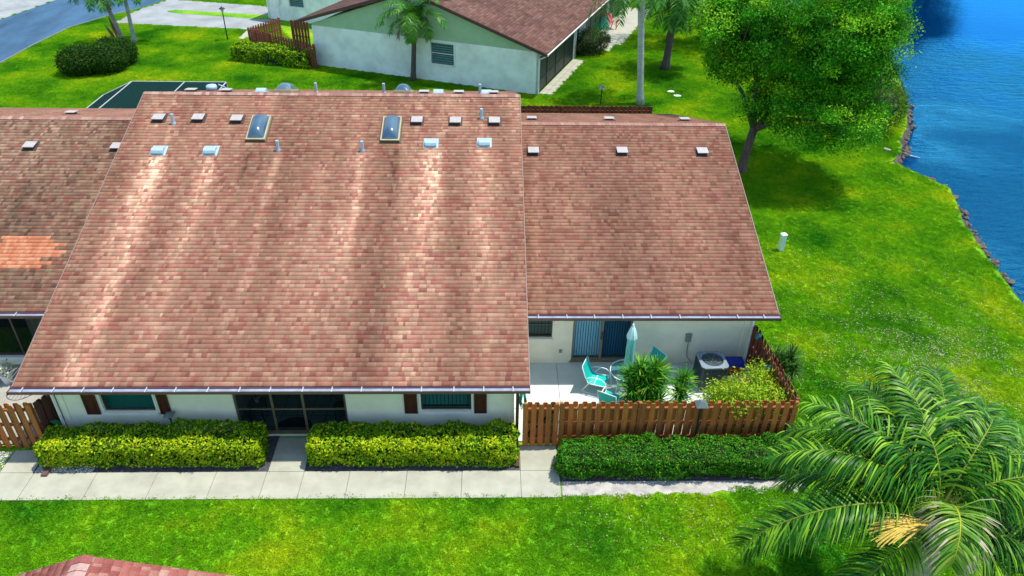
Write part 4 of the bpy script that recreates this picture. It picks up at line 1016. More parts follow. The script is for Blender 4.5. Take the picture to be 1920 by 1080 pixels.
hedge('hedge', 'yellow green clipped hedge right of the entry path reaching the gate', -5.1, .66, 15.02, 15.98, .86, 16000, YEL, (.5, 1.4, 2.4, 2.4, 1.3), .098, yellow=yfun, group='variegated hedges by the front wall', bumps=((.2, .3, .12),))
DG = [(.022, .14, .006), (.045, .22, .008), (.09, .32, .010), (.24, .11, .03), (.15, .40, .02)]
hedge('hedge', 'dark green clipped hedge below the orange picket fence', 1.85, 8.95, 14.5, 15.55, .74, 26000, DG, (3, 3, 1.8, .3, .7), .075, lump=.13)
hedge('shrub', 'small leafy green bush at the far left edge beside the pebbles', -15.2, -14.1, 15.0, 15.5, .35, 900, YEL, (1, 2, 2, 2, 1), .07, cat='shrub')
# far hedge by zigzag fence (three lumps in one clipped row)
hedge('hedge', 'yellow green hedge curving along the reddish zigzag fence', -17.6, -12.0, 51.1, 52.3, 1.0, 9000, YEL, (1.2, 2.2, 2.4, 1.6, .8), .16, rot=-.30, lump=.2)

def ellipsoid_leaves(ells, N, jit=.12, shell=.5):
    vol = np.array([e[3]*e[4]*e[5] for e in ells]); k = RNG.choice(len(ells), N, p=vol**.8/np.sum(vol**.8)); E = np.array(ells)[k]
    d = rand_unit(N); r = (shell+(1-shell)*RNG.random(N)**.6)[:, None]*(1+RNG.normal(0, jit, (N, 1)))
    return E[:, :3]+d*E[:, 3:6]*r, d
def shrub(name, label, ells, N, pal, pw, leafL, cat='shrub', group=None, trans=None, twig=True, aspect=.5, clump=0, core=.6):
    c = np.array(ells[0][:3]); root = thing(name, label, cat, (c[0], c[1], 0), group=group)
    if clump:
        nC = N//clump; Pc, dc = ellipsoid_leaves(ells, nC, .06, .75); P = np.repeat(Pc, clump, 0)+RNG.normal(0, leafL*1.3, (nC*clump, 3)); d = np.repeat(dc, clump, 0)
        N = nC*clump; C = np.repeat(pick(pal, pw, nC), clump, 0)*RNG.uniform(.8, 1.25, (N, 1))
    else:
        P, d = ellipsoid_leaves(ells, N, .07, .72); C = pick(pal, pw, N)
    P[:, 2] = np.maximum(P[:, 2], .04)
    D = d*.6+rand_unit(N); Nv = d+rand_unit(N)*.6
    leaves('leaves', P, D, Nv, leafL*RNG.uniform(.6, 1.3, N), leafL*aspect*RNG.uniform(.7, 1.2, N), C, root)
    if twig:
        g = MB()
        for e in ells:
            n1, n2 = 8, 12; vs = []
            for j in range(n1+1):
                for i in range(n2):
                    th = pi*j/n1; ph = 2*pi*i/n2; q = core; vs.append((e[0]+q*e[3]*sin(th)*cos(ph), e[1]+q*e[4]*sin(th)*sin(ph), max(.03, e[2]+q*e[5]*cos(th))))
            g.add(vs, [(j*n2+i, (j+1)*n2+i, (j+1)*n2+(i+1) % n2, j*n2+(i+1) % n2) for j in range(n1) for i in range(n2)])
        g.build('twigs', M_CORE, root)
    return root
SH = [(.012, .055, .005), (.025, .085, .006), (.05, .13, .008), (.08, .16, .01)]
c = G(174, 140)
shrub('shrub', 'large dark rounded shrub island on the lawn below the palm pair', [(c[0]-.7, c[1]+.3, .75, 1.45, 1.2, .95), (c[0]+.7, c[1]+.8, .8, 1.25, 1.3, .95), (c[0]+.0, c[1]+3.2, .7, .9, .8, .8), (c[0]+1.25, c[1]+2.3, .75, .7, 1.2, .9)], 26000, SH, (3, 3, 1.4, .4), .13)
c = G(1104, 106)
shrub('shrub', 'dark round shrub by the air conditioner at the far house', [(c[0], c[1]+.6, .75, 1.25, 1.1, .95), (c[0]+.5, c[1]+1.3, .8, 1.1, 1.1, .9), (c[0]-.9, c[1]+.5, .6, .9, .9, .75)], 7000, [(.012, .035, .006), (.03, .07, .01), (.07, .10, .02), (.12, .07, .03)], (3, 3, 1, .5), .11)
LB = [(.40, .52, .02), (.27, .46, .015), (.13, .36, .012), (.44, .50, .06), (.06, .20, .01)]
bs = shrub('flowering_bush', 'loose yellow green bush with small pink flowers inside the patio fence', [(7.3, 16.85, .68, 1.0, .7, .62), (8.0, 16.85, .65, .65, .65, .6), (6.9, 16.6, .75, .55, .45, .5), (7.95, 17.45, 1.0, .38, .35, .55), (7.2, 16.45, 1.15, .7, .35, .4), (8.2, 16.4, 1.0, .45, .3, .4)], 21000, LB, (3.2, 3, 1.6, .9, .5), .105, 'bush', aspect=.4, clump=7, core=.3)
fl = MB(); r_ = random.Random(4)
for i in range(7):
    a = r_.uniform(0, 6.28); q = r_.uniform(.3, 1); p = np.array([7.35+1.1*q*cos(a), 16.85+.75*q*sin(a), 1.2+.3*(1-q)+r_.uniform(-.1, .15)])
    for k in range(5):
        t = k*1.256; e = np.array([cos(t), sin(t), .3])*.02; s_ = np.array([-sin(t), cos(t), 0])*.01; fl.add([p, p+e-s_, p+e*1.4, p+e+s_], [(0, 1, 2, 3)])
fl.build('flower', M_PINK, bs)
spg = MB()
# a spray of the bush hanging over the fence
Pq = np.array([[6.95, 15.82, 1.42], [7.05, 15.8, 1.55], [6.85, 15.78, 1.3], [7.4, 15.82, 1.6], [6.7, 15.85, 1.6]]); Pp = np.repeat(Pq, 26, 0)+RNG.normal(0, .07, (130, 3)); leaves('spray', Pp, rand_unit(130), rand_unit(130)+np.array([[0, 0, 1]]), np.full(130, .09), np.full(130, .035), pick(LB, (1, 3, 3, 0, 1), 130), bs)
c = G(1648, 262)
shrub('shore_tree', 'dense olive green bush leaning over the lake shore behind the big tree', [(c[0], c[1]+1.0, 1.6, 1.5, 1.5, 1.5), (c[0]+.3, c[1]+3.0, 2.0, 1.5, 1.7, 1.7), (c[0]+.7, c[1]+1.6, 1.4, 1.1, 1.2, 1.2), (c[0]-.5, c[1]+2.2, 1.7, 1.4, 1.5, 1.4)], 15000, [(.02, .09, .006), (.05, .15, .008), (.11, .21, .012), (.18, .22, .03)], (2, 3, 2, .8), .12, 'bush', aspect=.45, core=.6)

# rosette plants ----------------------------------------------------
def rosette(center, R, nl, up=(0, 0, 1), col=((.03, .13, .01), (.07, .22, .02), (.14, .30, .04)), w=.028):
    P = []; 
    d = rand_unit(nl); up = norm(up); d = d+up*.55; d /= np.linalg.norm(d, axis=1)[:, None]
    L_ = R*RNG.uniform(.75, 1.1, nl)
    return np.repeat([center], nl, 0), d, L_
def strap_mesh(P, D, Lg, w, C, parent, name='leaves', droop=.10, seg=3, m=None):
    N = len(P); Sd = np.cross(D, [[0, 0, 1.]]); Sd /= np.maximum(.05, np.linalg.norm(Sd, axis=1))[:, None]
    prof = [.55, 1.0, .75, .04][:seg+1]; V = []
    for j in range(seg+1):
        t = j/seg; c = P+D*(Lg*t)[:, None]-np.array([[0, 0, 1.]])*(Lg*droop*t*t)[:, None]; hw = (w*prof[j]/2)[:, None]
        V += [c-Sd*hw, c+Sd*hw]
    V = np.stack(V, 1).reshape(-1, 3); base = (np.arange(N)*(2*(seg+1)))[:, None]
    F = np.concatenate([base+np.array([[2*j, 2*j+1, 2*j+3, 2*j+2]]) for j in range(seg)], 0); Cc = np.concatenate([C]*seg, 0)
    return npmesh(name, V, F, m or M_PALM, parent, Cc)
def spiky(name, label, base, heads, R, nl=130, w=.03, pal=None, trunk_r=.045, grp=None):
    pal = pal or [(.025, .13, .008), (.06, .22, .012), (.13, .30, .03), (.25, .34, .06)]
    root = thing(name, label, 'plant', base, group=grp); base = np.array(base, float)
    PP, DD, LL_, CC = [], [], [], []
    for (hx, hy, hz, s_) in heads:
        c = base+np.array([hx, hy, hz]); n1 = int(nl*s_); p, d, l = rosette(c, R*s_, n1); PP.append(p+RNG.normal(0, .03, (n1, 3))+np.array([[0, 0, -1]])*RNG.uniform(0, .22*s_, (n1, 1))); DD.append(d); LL_.append(l); CC.append(pick(pal, (3, 3, 1.6, .5), n1))
        g = MB(); g.tube([base+np.array([hx*.25, hy*.25, 0]), base+np.array([hx*.5, hy*.5, hz*.45]), c-np.array([0, 0, .08])], [trunk_r*1.4, trunk_r, trunk_r*.8], 7); g.build('stem', M_BARKP, root)
    P, D, L2, C = map(np.concatenate, (PP, DD, LL_, CC)); strap_mesh(P, D, L2, np.full(len(P), w), C, root)
    return root
spiky('spiky_plant', 'large spiky leafed plant with several heads on the patio', (4.52, 17.1, .05), [(-.38, .0, 1.1, 1), (-.15, .25, 1.6, 1.0), (.28, .25, 1.65, 1.0), (.36, .0, 1.2, 1.0), (0, -.2, .95, 1.0), (.32, -.3, .85, .95), (-.35, -.3, .8, .95), (0, .1, 1.25, 1.0), (.42, .35, 1.4, .85), (-.38, .3, 1.35, .9), (.1, .0, 1.45, .95)], .62, 150, w=.036, pal=[(.025, .15, .008), (.06, .27, .010), (.14, .38, .02), (.34, .48, .05)])
spiky('spiky_plant', 'smaller bare stemmed spiky plant right of the large one', (5.62, 17.2, .05), [(0, .0, .95, 1.0), (.15, .3, 1.15, .9), (.0, -.12, .72, .8)], .58, 110, w=.036, pal=[(.025, .15, .008), (.06, .27, .010), (.14, .38, .02), (.34, .48, .05)])
spiky('spiky_plant', 'dark spiky plant on the lawn against the side picket fence', (8.95, 18.1, 0), [(.0, .0, 1.15, 1.1), (.25, .2, 1.4, 1), (-.15, .25, 1.3, .9), (.3, -.1, 1.1, .9), (.1, .35, 1.0, .8)], .58, 120, pal=[(.015, .075, .008), (.035, .12, .012), (.06, .17, .015), (.1, .2, .03)])

# palms ---------------------------------------------------------------
def frond_arrays(base, az, el0, length, droop, nleaf=60, leafL=.6, w=.03, twist=0, hang=.6, stiff=.5, rank=.35, cols=None, tipcol=None, seed=0, bend=1.3, sway=0.0):
    """returns rachis points and leaflet arrays; the rachis starts at elevation el0 and bends down by 'droop' radians"""
    r = np.random.default_rng(seed); n = 14; pts = [np.array(base, float)]; dirs = []
    for i in range(n):
        t = i/(n-1); el = el0-droop*t**bend; a = az+sway*t*t; d = np.array([cos(el)*cos(a), cos(el)*sin(a), sin(el)]); dirs.append(d); pts.append(pts[-1]+d*length/n)
    pts = np.array(pts); dirs = np.array(dirs+[dirs[-1]])
    t = np.repeat(np.linspace(.12, .995, nleaf), 2); side = np.tile([1., -1.], nleaf); N = len(t)
    t = np.clip(t+r.normal(0, .006, N), .1, 1); x = t*n; i0 = np.clip(x.astype(int), 0, n-1); f = (x-i0)[:, None]
    P = pts[i0]*(1-f)+pts[np.minimum(i0+1, n)]*f; T = dirs[i0]*(1-f)+dirs[np.minimum(i0+1, n)]*f; T /= np.linalg.norm(T, axis=1)[:, None]
    Sv = np.array([-sin(az), cos(az), 0]); Sv = np.repeat([Sv], N, 0); Upv = np.cross(T, Sv); Upv *= np.sign(Upv[:, 2:3]+1e-6)
    rk = r.normal(0, rank, N)[:, None]
    D = Sv*side[:, None]+T*(.35+.55*t[:, None])+Upv*(.12+rk)
    D /= np.linalg.norm(D, axis=1)[:, None]
    Lf = leafL*(np.sin(np.clip(.12+.8*t, 0, 1)*pi)**.55)*r.uniform(.85, 1.12, N)
    seg = 4; V = []; cur = P.copy(); dcur = D.copy(); wd = w*r.uniform(.8, 1.15, N)
    prof = [.5, 1, .9, .6, .05]
    # leaf blade widths lie in the plane of the rachis
    for j in range(seg+1):
        Wv = T-dcur*np.sum(T*dcur, 1)[:, None]; Wv /= np.maximum(.05, np.linalg.norm(Wv, axis=1))[:, None]
        hw = (wd*prof[j]/2)[:, None]; V += [cur-Wv*hw, cur+Wv*hw]
        cur = cur+dcur*(Lf/seg)[:, None]; dcur = dcur+np.array([[0, 0, -1.]])*(hang*(.5+.35*j))*(1.0/seg)*2; dcur /= np.linalg.norm(dcur, axis=1)[:, None]
    V = np.stack(V, 1).reshape(-1, 3); base_i = (np.arange(N)*(2*(seg+1)))[:, None]
    F = np.concatenate([base_i+np.array([[2*j, 2*j+1, 2*j+3, 2*j+2]]) for j in range(seg)], 0)
    cols = np.array(cols); ci = r.integers(0, len(cols), N); C = cols[ci]*r.uniform(.75, 1.25, (N, 1))
    CC = []
    for j in range(seg):
        cj = C.copy()
        if tipcol is not None and j >= seg-2: mk = r.random(N) < .45; cj[mk] = np.array(tipcol)*r.uniform(.7, 1.2, (mk.sum(), 1))
        CC.append(cj)
    return pts, V, F, np.concatenate(CC, 0)
def frond(parent, rach_r=.02, rcol=(.16, .22, .03), name='frond', **k):
    pts, V, F, C = frond_arrays(**k); nV = len(V)
    g = MB(); n = len(pts); g.tube(pts, [rach_r*(1.15-.95*i/(n-1)) for i in range(n)], 5)
    V2 = np.array(g.v); F2 = np.array([f for f in g.f if len(f) == 4]); V = np.concatenate([V, V2]); F = np.concatenate([F, F2+nV]); C = np.concatenate([C, np.repeat([rcol], len(F2), 0)])
    return npmesh(name, V, F, M_PALM, parent, C)
PG = [(.020, .13, .008), (.04, .19, .012), (.07, .26, .018), (.11, .31, .03)]
PGD = [(.012, .065, .010), (.022, .10, .012), (.04, .14, .018)]
def palm(name, label, base, top, fr, trunk_r=(.16, .13), cols=PG, m=M_BARKP, group=None, leafL=.6, nleaf=46, w=.03, mid=None, seeds=0, roots=True, L=2.6, rank=.35, hang=.6):
    base = np.array(base, float); top = np.array(top, float); root = thing(name, label, 'palm tree', base, group=group)
    g = MB(); n = 14; pts = []; rr = []
    md = np.array(mid) if mid is not None else (base+top)/2
    for i in range(n+1):
        t = i/n; p = base*(1-t)**2+2*md*t*(1-t)+top*t*t; pts.append(p); q = trunk_r[0]*(1-t)+trunk_r[1]*t; rr.append(q*(1.5 if i == 0 else 1.15 if i == 1 else 1)*(1+.04*(i % 2)))
    g.tube(pts, rr, 12); g.build('trunk', m, root, smooth=True)
    for i, f in enumerate(fr):
        az, el, dr = f[0], f[1], f[2]; ln = f[3] if len(f) > 3 else L
        frond(root, base=top, az=az, el0=el, length=ln, droop=dr, nleaf=nleaf, leafL=leafL, w=w, cols=cols if len(f) < 5 else f[4], seed=seeds+i, hang=hang, rank=rank)
    return root
def spread(n, el, dr, L, a0=0, j=.25, r=None):
    r = r or random.Random(n+int(a0*10)); return [(a0+2*pi*i/n+r.uniform(-j, j), el+r.uniform(-.12, .12), dr+r.uniform(-.2, .2), L*r.uniform(.88, 1.1)) for i in range(n)]
DEAD = [(.28, .20, .12), (.2, .14, .09)]
palm('queen_palm', 'feathery palm standing before the pale far house wall', (-5.1, 48.2, 0), (-4.8, 48.2, 3.9), spread(6, 1.15, 1.6, 2.7, .3)+spread(9, .65, 1.9, 2.9, .1)+spread(5, .15, 1.7, 2.0, .5)+[(pi+.2, -.3, 1.2, 1.7, DEAD), (pi+1.4, -.5, 1.0, 1.5, DEAD)], (.17, .12), m=M_BARK, leafL=.62, nleaf=48, w=.045, seeds=100)
palm('tall_palm', 'tall palm with smooth pale grey trunk behind the red brown fence', (8.86, 44.2, 0), (8.3, 44.6, 6.5), spread(12, .6, 1.9, 3.4, .2)+[(2.2, -.1, 1.6, 4.3), (2.5, -.2, 1.5, 4.5), (1.8, -.1, 1.5, 4.2), (2.9, .1, 1.5, 3.8)], (.19, .185), m=mat('pale_palm_trunk', (.46, .48, .42), .85, var=.25, vscale=2, stretch=(.5, .5, 3)), seeds=140, leafL=.8, nleaf=44, w=.05)
palm('palm_tree', 'dark trunked palm on the lawn near the big lakeside tree', (11.65, 51.0, 0), (11.9, 51.1, 4.9), spread(9, .7, 1.9, 3.0, .4)+spread(9, .1, 1.5, 2.9, .1)+[(-1.6, -.3, 1.2, 2.8), (-1.2, -.4, 1.1, 2.8), (-2.0, -.4, 1.1, 2.7), (-.6, -.3, 1.2, 2.6), (-2.6, -.4, 1.1, 2.6)], (.26, .17), m=M_BARK, seeds=170, leafL=.8, nleaf=44, w=.055)
pb = G(232, 81); pb2 = G(237, 81)
tp = palm('palm_tree', 'left leaning palm of the top left pair beside the road', pb, (pb[0]-.8, pb[1]-.3, 4.0), spread(8, .4, 1.8, 2.4, .3)+spread(7, .0, 1.3, 2.3, 0)+[(-.4, -.9, .5, 1.6, DEAD)], (.16, .12), seeds=200, leafL=.62, nleaf=40, w=.05, mid=(pb[0]-.2, pb[1], 1.8))
palm('palm_tree', 'straight slender palm of the top left pair beside the road', (pb2[0]+.55, pb2[1]+.1, 0), (pb2[0]+.75, pb2[1], 4.2), spread(8, .3, 1.7, 2.5, .1)+spread(6, .0, 1.2, 2.4, .5), (.14, .11), m=M_BARKG, seeds=230, leafL=.62, nleaf=40, w=.05)
g = MB(); q = G(205, 70); 
for (a, b_) in (((-26.4, 55.2, .05), (-27.3, 56.3, 1.9)), ((-26.6, 55.1, .03), (-28.6, 55.9, .25)), ((-26.5, 55.2, .05), (-27.9, 56.6, 1.2))):
    a = np.array(a); b_ = np.array(b_); s_ = norm(np.cross(b_-a, (0, 0, 1)))*.13; md = (a+b_)/2+np.array([0, 0, .1]); g.add([a, md-s_, b_, md+s_], [(0, 1, 2, 3)]); g.add([a, md-s_, b_, md+s_], [(3, 2, 1, 0)])
tag(g.build('dead_frond', mat('dead_frond', (.20, .075, .03), .8)), 'dry brown fallen palm leaves leaning by the top left palms', 'palm leaf')

# foreground palm: fronds listed (azimuth deg, start elevation, droop, length, tone, hang)
PC = np.array(AY(1762, 955, 9.9)); fgp = thing('queen_palm', 'big foreground palm with yellow flower spray at the bottom right corner', 'palm tree', (PC[0]+.15, PC[1]-.3, 0))
g = MB(); pts = [np.array([PC[0]+.25, PC[1]-.25, 0])*(1-t)+np.array([PC[0], PC[1], PC[2]-.35])*t for t in np.linspace(0, 1, 22)]
g.tube(pts, [.25+.014*(i % 2)+(.05 if i > 18 else 0) for i in range(22)], 18); g.build('trunk', M_BARKP, fgp, smooth=True)
FGC = [(.010, .080, .004), (.026, .135, .006), (.065, .22, .009), (.19, .38, .016)]
FGL = [(.10, .26, .02), (.17, .33, .03), (.26, .38, .05), (.08, .22, .02)]
FF = [  # az, el, droop, len, palette, hang, tip
    (163, .75, 1.35, 3.5, FGC, 1.1, None), (148, .95, 1.2, 3.2, FGC, 1.1, None), (184, .30, 1.45, 4.3, FGC, 1.0, None), (212, -.2, .95, 3.4, FGC, .9, None), 
    (116, 1.0, 1.5, 3.1, FGC, 1.2, None), (96, 1.05, 1.0, 2.9, FGC, 1.2, None), (74, .95, 1.25, 3.3, FGC, 1.1, None), (50, .75, 1.3, 3.3, FGC, 1.0, None), (25, .6, 1.3, 3.3, FGC, 1.0, None), (2, .3, 1.3, 3.3, FGC, .9, None),
    (-25, .1, 1.2, 3.1, FGC, .8, None), (-45, -.2, .9, 2.8, FGC, .7, None), (-108, 1.2, 2.6, 2.1, FGL, .8, (.42, .36, .26)), 
    (104, 1.35, 2.1, 2.7, FGC, 1.2, None), (40, 1.2, 1.9, 2.8, FGC, 1.1, None), (135, 1.2, 1.9, 2.6, FGC, 1.1, None), (-5, 1.05, 1.7, 2.7, FGC, 1.0, None), (140, .15, 1.1, 3.1, FGC, .9, None), (85, .3, 1.2, 3.1, FGC, .9, None), (10, -.2, 1.0, 2.8, PGD, .8, None), (165, 0, 1.1, 3.0, PGD, .9, None), (60, 0, 1.1, 3.0, PGD, .9, None), (128, .5, 1.2, 3.3, FGC, 1.0, None), (85, .7, 1.2, 3.3, FGC, 1.0, None), (38, .35, 1.2, 3.3, PGD, .9, None), (-12, -.1, 1.1, 3.2, PGD, .8, None)]
for i, (az, el, dr, ln, cols, hang, tip) in enumerate(FF):
    frond(fgp, rach_r=.026, rcol=(.42, .42, .03) if cols is FGL else (.22, .28, .04), base=PC+np.array([cos(radians(az)), sin(radians(az)), 0])*.1+np.array([0, 0, -.15 if el < .3 else .05]), az=radians(az), el0=el, length=ln, droop=dr, nleaf=120, leafL=.86, w=.038, cols=cols, tipcol=tip, seed=300+i, hang=hang*random.uniform(.9, 1.35), rank=.5, sway=random.uniform(-.45, .45))
# crown shaft fibres, dead leaf bases
g = MB(); r_ = random.Random(8)
for i in range(90):
    a = r_.uniform(0, 6.28); z = PC[2]-r_.uniform(.1, 1.0); p = np.array([PC[0]+.26*cos(a), PC[1]+.26*sin(a), z]); l = r_.uniform(.25, .5); e = p+np.array([cos(a)*.22, sin(a)*.22, -l]); g.tube([p, (p+e)/2+np.array([cos(a), sin(a), 0])*.07, e], [.035, .02, .004], 5)
g.build('leaf_bases', mat('fibre', (.36, .30, .23), .95, var=.4, vscale=12), fgp)
# inflorescence
g = MB(); o_ = PC+np.array([-.15, -.5, .12]); ang = radians(187); st_ = [o_+np.array([cos(ang), sin(ang), 0])*t+np.array([0, 0, .22*sin(t*2.2)-.1*t*t]) for t in np.linspace(0, 1.0, 8)]
g.tube(st_, [.035, .032, .03, .027, .023, .02, .015, .01], 6)
for i in range(85):
    t = .35+.65*(i/84); k = t*7; i0 = int(min(6, k)); p = st_[i0]*(1-(k-i0))+st_[min(7, i0+1)]*(k-i0); sgn = -1 if i % 2 else 1; l = .95*(1.15-.55*t)*r_.uniform(.85, 1.1)
    d = norm(np.array([cos(ang), sin(ang), 0])*1.3+np.array([-sin(ang), cos(ang), 0])*sgn*r_.uniform(.05, .62)+np.array([0, 0, r_.uniform(-.05, .25)]))
    q1 = p+d*l*.5+np.array([0, 0, -.02]); q2 = p+d*l+np.array([0, 0, -.18]); g.tube([p, q1, q2], [.011, .012, .006], 4, cap=False)
g.build('flower_spray', mat('flower_spray', (.68, .50, .09), .8, var=.25, vscale=14), fgp)

# broadleaf trees ----------------------------------------------------
def tree(name, label, base, fork, ells, nclump, per, pal, pw, leafL, trunk_r=.3, cat='tree', seed=0, limbs=26, group=None, bend=None, crad=.55, flat=.6, shell=.45):
    base = np.array(base, float); fork = np.array(fork, float); root = thing(name, label, cat, base, group=group); r = random.Random(seed)
    Pc, dc = ellipsoid_leaves(ells, nclump, .10, shell)
    g = MB(); m1 = base*.6+fork*.4+np.array([r.uniform(-.1, .1), 0, 0])
    g.tube([base-np.array([0, 0, .05]), base+np.array([0, 0, .2]), m1, fork], [trunk_r*1.5, trunk_r*1.1, trunk_r*.95, trunk_r*.85], 12)
    idx = r.sample(range(nclump), min(limbs, nclump))
    mains = []
    for k in range(5):
        e = ells[k % len(ells)]; t = np.array(e[:3])+np.array([r.uniform(-.5, .5)*e[3], r.uniform(-.5, .5)*e[4], -.3*e[5]]); md = fork*.5+t*.5+np.array([0, 0, .3]); g.tube([fork-np.array([0, 0, .15]), md, t], [trunk_r*.62, trunk_r*.42, trunk_r*.2], 8); mains.append((md, t))
    for i in idx:
        t = Pc[i]; b0 = min([q for mm in mains for q in mm], key=lambda q: np.linalg.norm(q-t)); md = b0*.5+t*.5+np.array([r.uniform(-.2, .2), r.uniform(-.2, .2), r.uniform(0, .3)]); g.tube([b0, md, t], [trunk_r*.2, trunk_r*.12, .012], 5)
    g.build('trunk', M_BARK, root, smooth=True)
    N = nclump*per; off = np.clip(RNG.normal(0, 1, (N, 3)), -1.45, 1.45)*np.array([[crad, crad, crad*flat]]); sc = np.repeat(RNG.uniform(.6, 1.25, nclump), per)[:, None]
    P = np.repeat(Pc, per, 0)+off*sc; C = np.repeat(pick(pal, pw, nclump)*RNG.uniform(.8, 1.3, (nclump, 1)), per, 0)*RNG.uniform(.6, 1.4, (N, 1))
    d = rand_unit(N)+np.array([[0, 0, -.15]]); Nv = rand_unit(N)+np.array([[0, 0, .9]])
    leaves('crown', P, d, Nv, leafL*RNG.uniform(.6, 1.3, N), leafL*.5*RNG.uniform(.7, 1.2, N), C, root)
    return root
TG = [(.016, .14, .004), (.04, .23, .006), (.08, .34, .008), (.18, .44, .012)]
def E(px, py, Y, rx, ry, rz): p = AY(px, py, Y); return (p[0], p[1], p[2], rx, ry, rz)
tb = G(1390, 322)
tree('big_tree', 'large leafy green tree on the lakeside lawn beside the roof corner', tb, tb+np.array([.25, .1, 2.3]),
     [E(1500, 40, 35.6, 4.3, 3.8, 2.7), E(1595, 55, 34.8, 2.0, 2.4, 2.3), E(1545, 215, 33.0, 2.8, 2.1, 1.3), E(1375, 105, 35.6, 1.3, 1.6, 1.1), E(1630, 120, 34.6, 1.4, 1.5, 1.4), E(1490, 190, 34.2, 2.5, 2.0, 1.2), E(1590, 240, 33.4, 1.2, 1.2, .9), E(1400, 40, 36, 1.9, 2, 1.8), E(1340, 60, 36, .9, 1.2, .8)],
     640, 280, TG, (1.8, 3, 2.8, 1.8), .135, .22, seed=3, limbs=90, crad=.38, shell=.62)
t3 = G(1252, 77)
tree('tree', 'dark tree with slim trunk at the top edge left of the big tree', t3, t3+np.array([.3, 0, 3.2]), [E(1345, -20, 56.5, 3.0, 2.5, 1.6), E(1270, -40, 58, 2.8, 2.5, 1.6), E(1400, -50, 57, 2.6, 2.5, 2)], 120, 130, [(.015, .07, .006), (.03, .11, .008), (.05, .15, .01)], (3, 3, 1), .19, .16, seed=5, limbs=24, crad=.55)
# trees on the banks beyond the frame (they show in the lake's reflection)
def far_tree(x, y, h, r, seed):
    return tree('bank_tree', 'far bank tree seen only as a dark reflection in the lake', (x, y, 0), (x, y, h*.35), [(x, y, h*.55, r, r, h*.45)], 120, 70, [(.010, .04, .004), (.02, .06, .006)], (1, 1), .7, .35, seed=seed, limbs=8, crad=.8, group='trees along the far bank')
for (x, y, h, r) in [(40, 90, 20, 5), (46.5, 92, 23, 5.5), (53, 96, 20, 4), (33, 87, 17, 5)]: far_tree(x, y, h, r, int(x))

# dry leaf litter on the worn lawn
N_l = 5200; P = np.concatenate([np.stack([RNG.normal(15.2, 2.4, N_l), RNG.normal(19.8, 2.0, N_l), np.full(N_l, .05)], 1), np.stack([RNG.uniform(9.5, 19, 1500), RNG.uniform(16, 27, 1500), np.full(1500, .05)], 1), np.stack([RNG.uniform(2, 10, 350), RNG.uniform(12.2, 13.9, 350), np.full(350, .05)], 1)])
P = P[(vnoise(P[:, 0]*1.1+5, P[:, 1]*2.2) > .42) & (P[:, 0] < 19.3) & (P[:, 0] > 9.2) | (P[:, 1] < 14)]; k = len(P); d = rand_unit(k)*np.array([[1, 1, .35]])
V, F = leaf_arrays(P, d, rand_unit(k)*.4+np.array([[0, 0, 1]]), .044*RNG.uniform(.5, 1.4, k), .03*RNG.uniform(.6, 1.3, k)); lt = npmesh('leaf_litter', V, F, M_LEAF, None, pick([(.42, .38, .24), (.30, .24, .13), (.55, .52, .40)], (2, 1, 1), k))
tag(lt, 'pale dry leaf litter scattered on the right lawn', 'leaf litter', kind='stuff')
# ---------------------------------------------------------------- grass tufts (one object, uncountable)
def in_poly(P_, poly):
    poly = np.array(poly); x, y = P_[:, 0], P_[:, 1]; ins = np.zeros(len(P_), bool); j = len(poly)-1
    for i in range(len(poly)):
        xi, yi = poly[i]; xj, yj = poly[j]
        with np.errstate(divide='ignore', invalid='ignore'):
            c = ((yi > y) != (yj > y)) & (x < (xj-xi)*(y-yi)/(yj-yi+1e-12)+xi)
        ins ^= c; j = i
    return ins
cs = .25; gx, gy = np.meshgrid(np.arange(-48, 26, cs), np.arange(4, 84, cs)); cc_ = np.stack([gx.ravel()+cs/2, gy.ravel()+cs/2], 1)
dd = np.concatenate([cc_, np.zeros((len(cc_), 1))], 1)-CAM; zf = dd@_F; pxx = 960+FPX*(dd@_R2)/zf; pyy = 540-FPX*(dd@_U2)/zf
keep = (zf > 1) & (pxx > -260) & (pxx < 2180) & (pyy > -60) & (pyy < 1240)
cc_ = cc_[keep]
landpoly = [(x-.12, y) for x, y in shoreline]+[(34, -200), (-400, -200), (-400, 600), (36, 600)]
ok = in_poly(cc_, landpoly)
rects_x = [(-21, 13.90, 1.88, 16), (-27, 15.8, .8, 38.2), (.5, 15.8, 8.6, 36.2), (-27, 19, -12, 36.4), (-21, 36, -13.4, 40.2), (1.8, 14.3, 9.05, 16), (2.0, 13.98, 6.6, 14.4), (-11.5, 0, -1, 7.6)]
for (x0, y0, x1, y1) in rects_x: ok &= ~((cc_[:, 0] > x0) & (cc_[:, 0] < x1) & (cc_[:, 1] > y0) & (cc_[:, 1] < y1))
for pl_ in (roadP, apP, drP, walkP, fs1, fs2, [tuple(FH(-.05, -.1)[:2]), tuple(FH(WD, -.1)[:2]), tuple(FH(U1, V2)[:2]), tuple(FH(U1, 32)[:2]), tuple(FH(-.05, 32)[:2])]): ok &= ~in_poly(cc_, pl_)
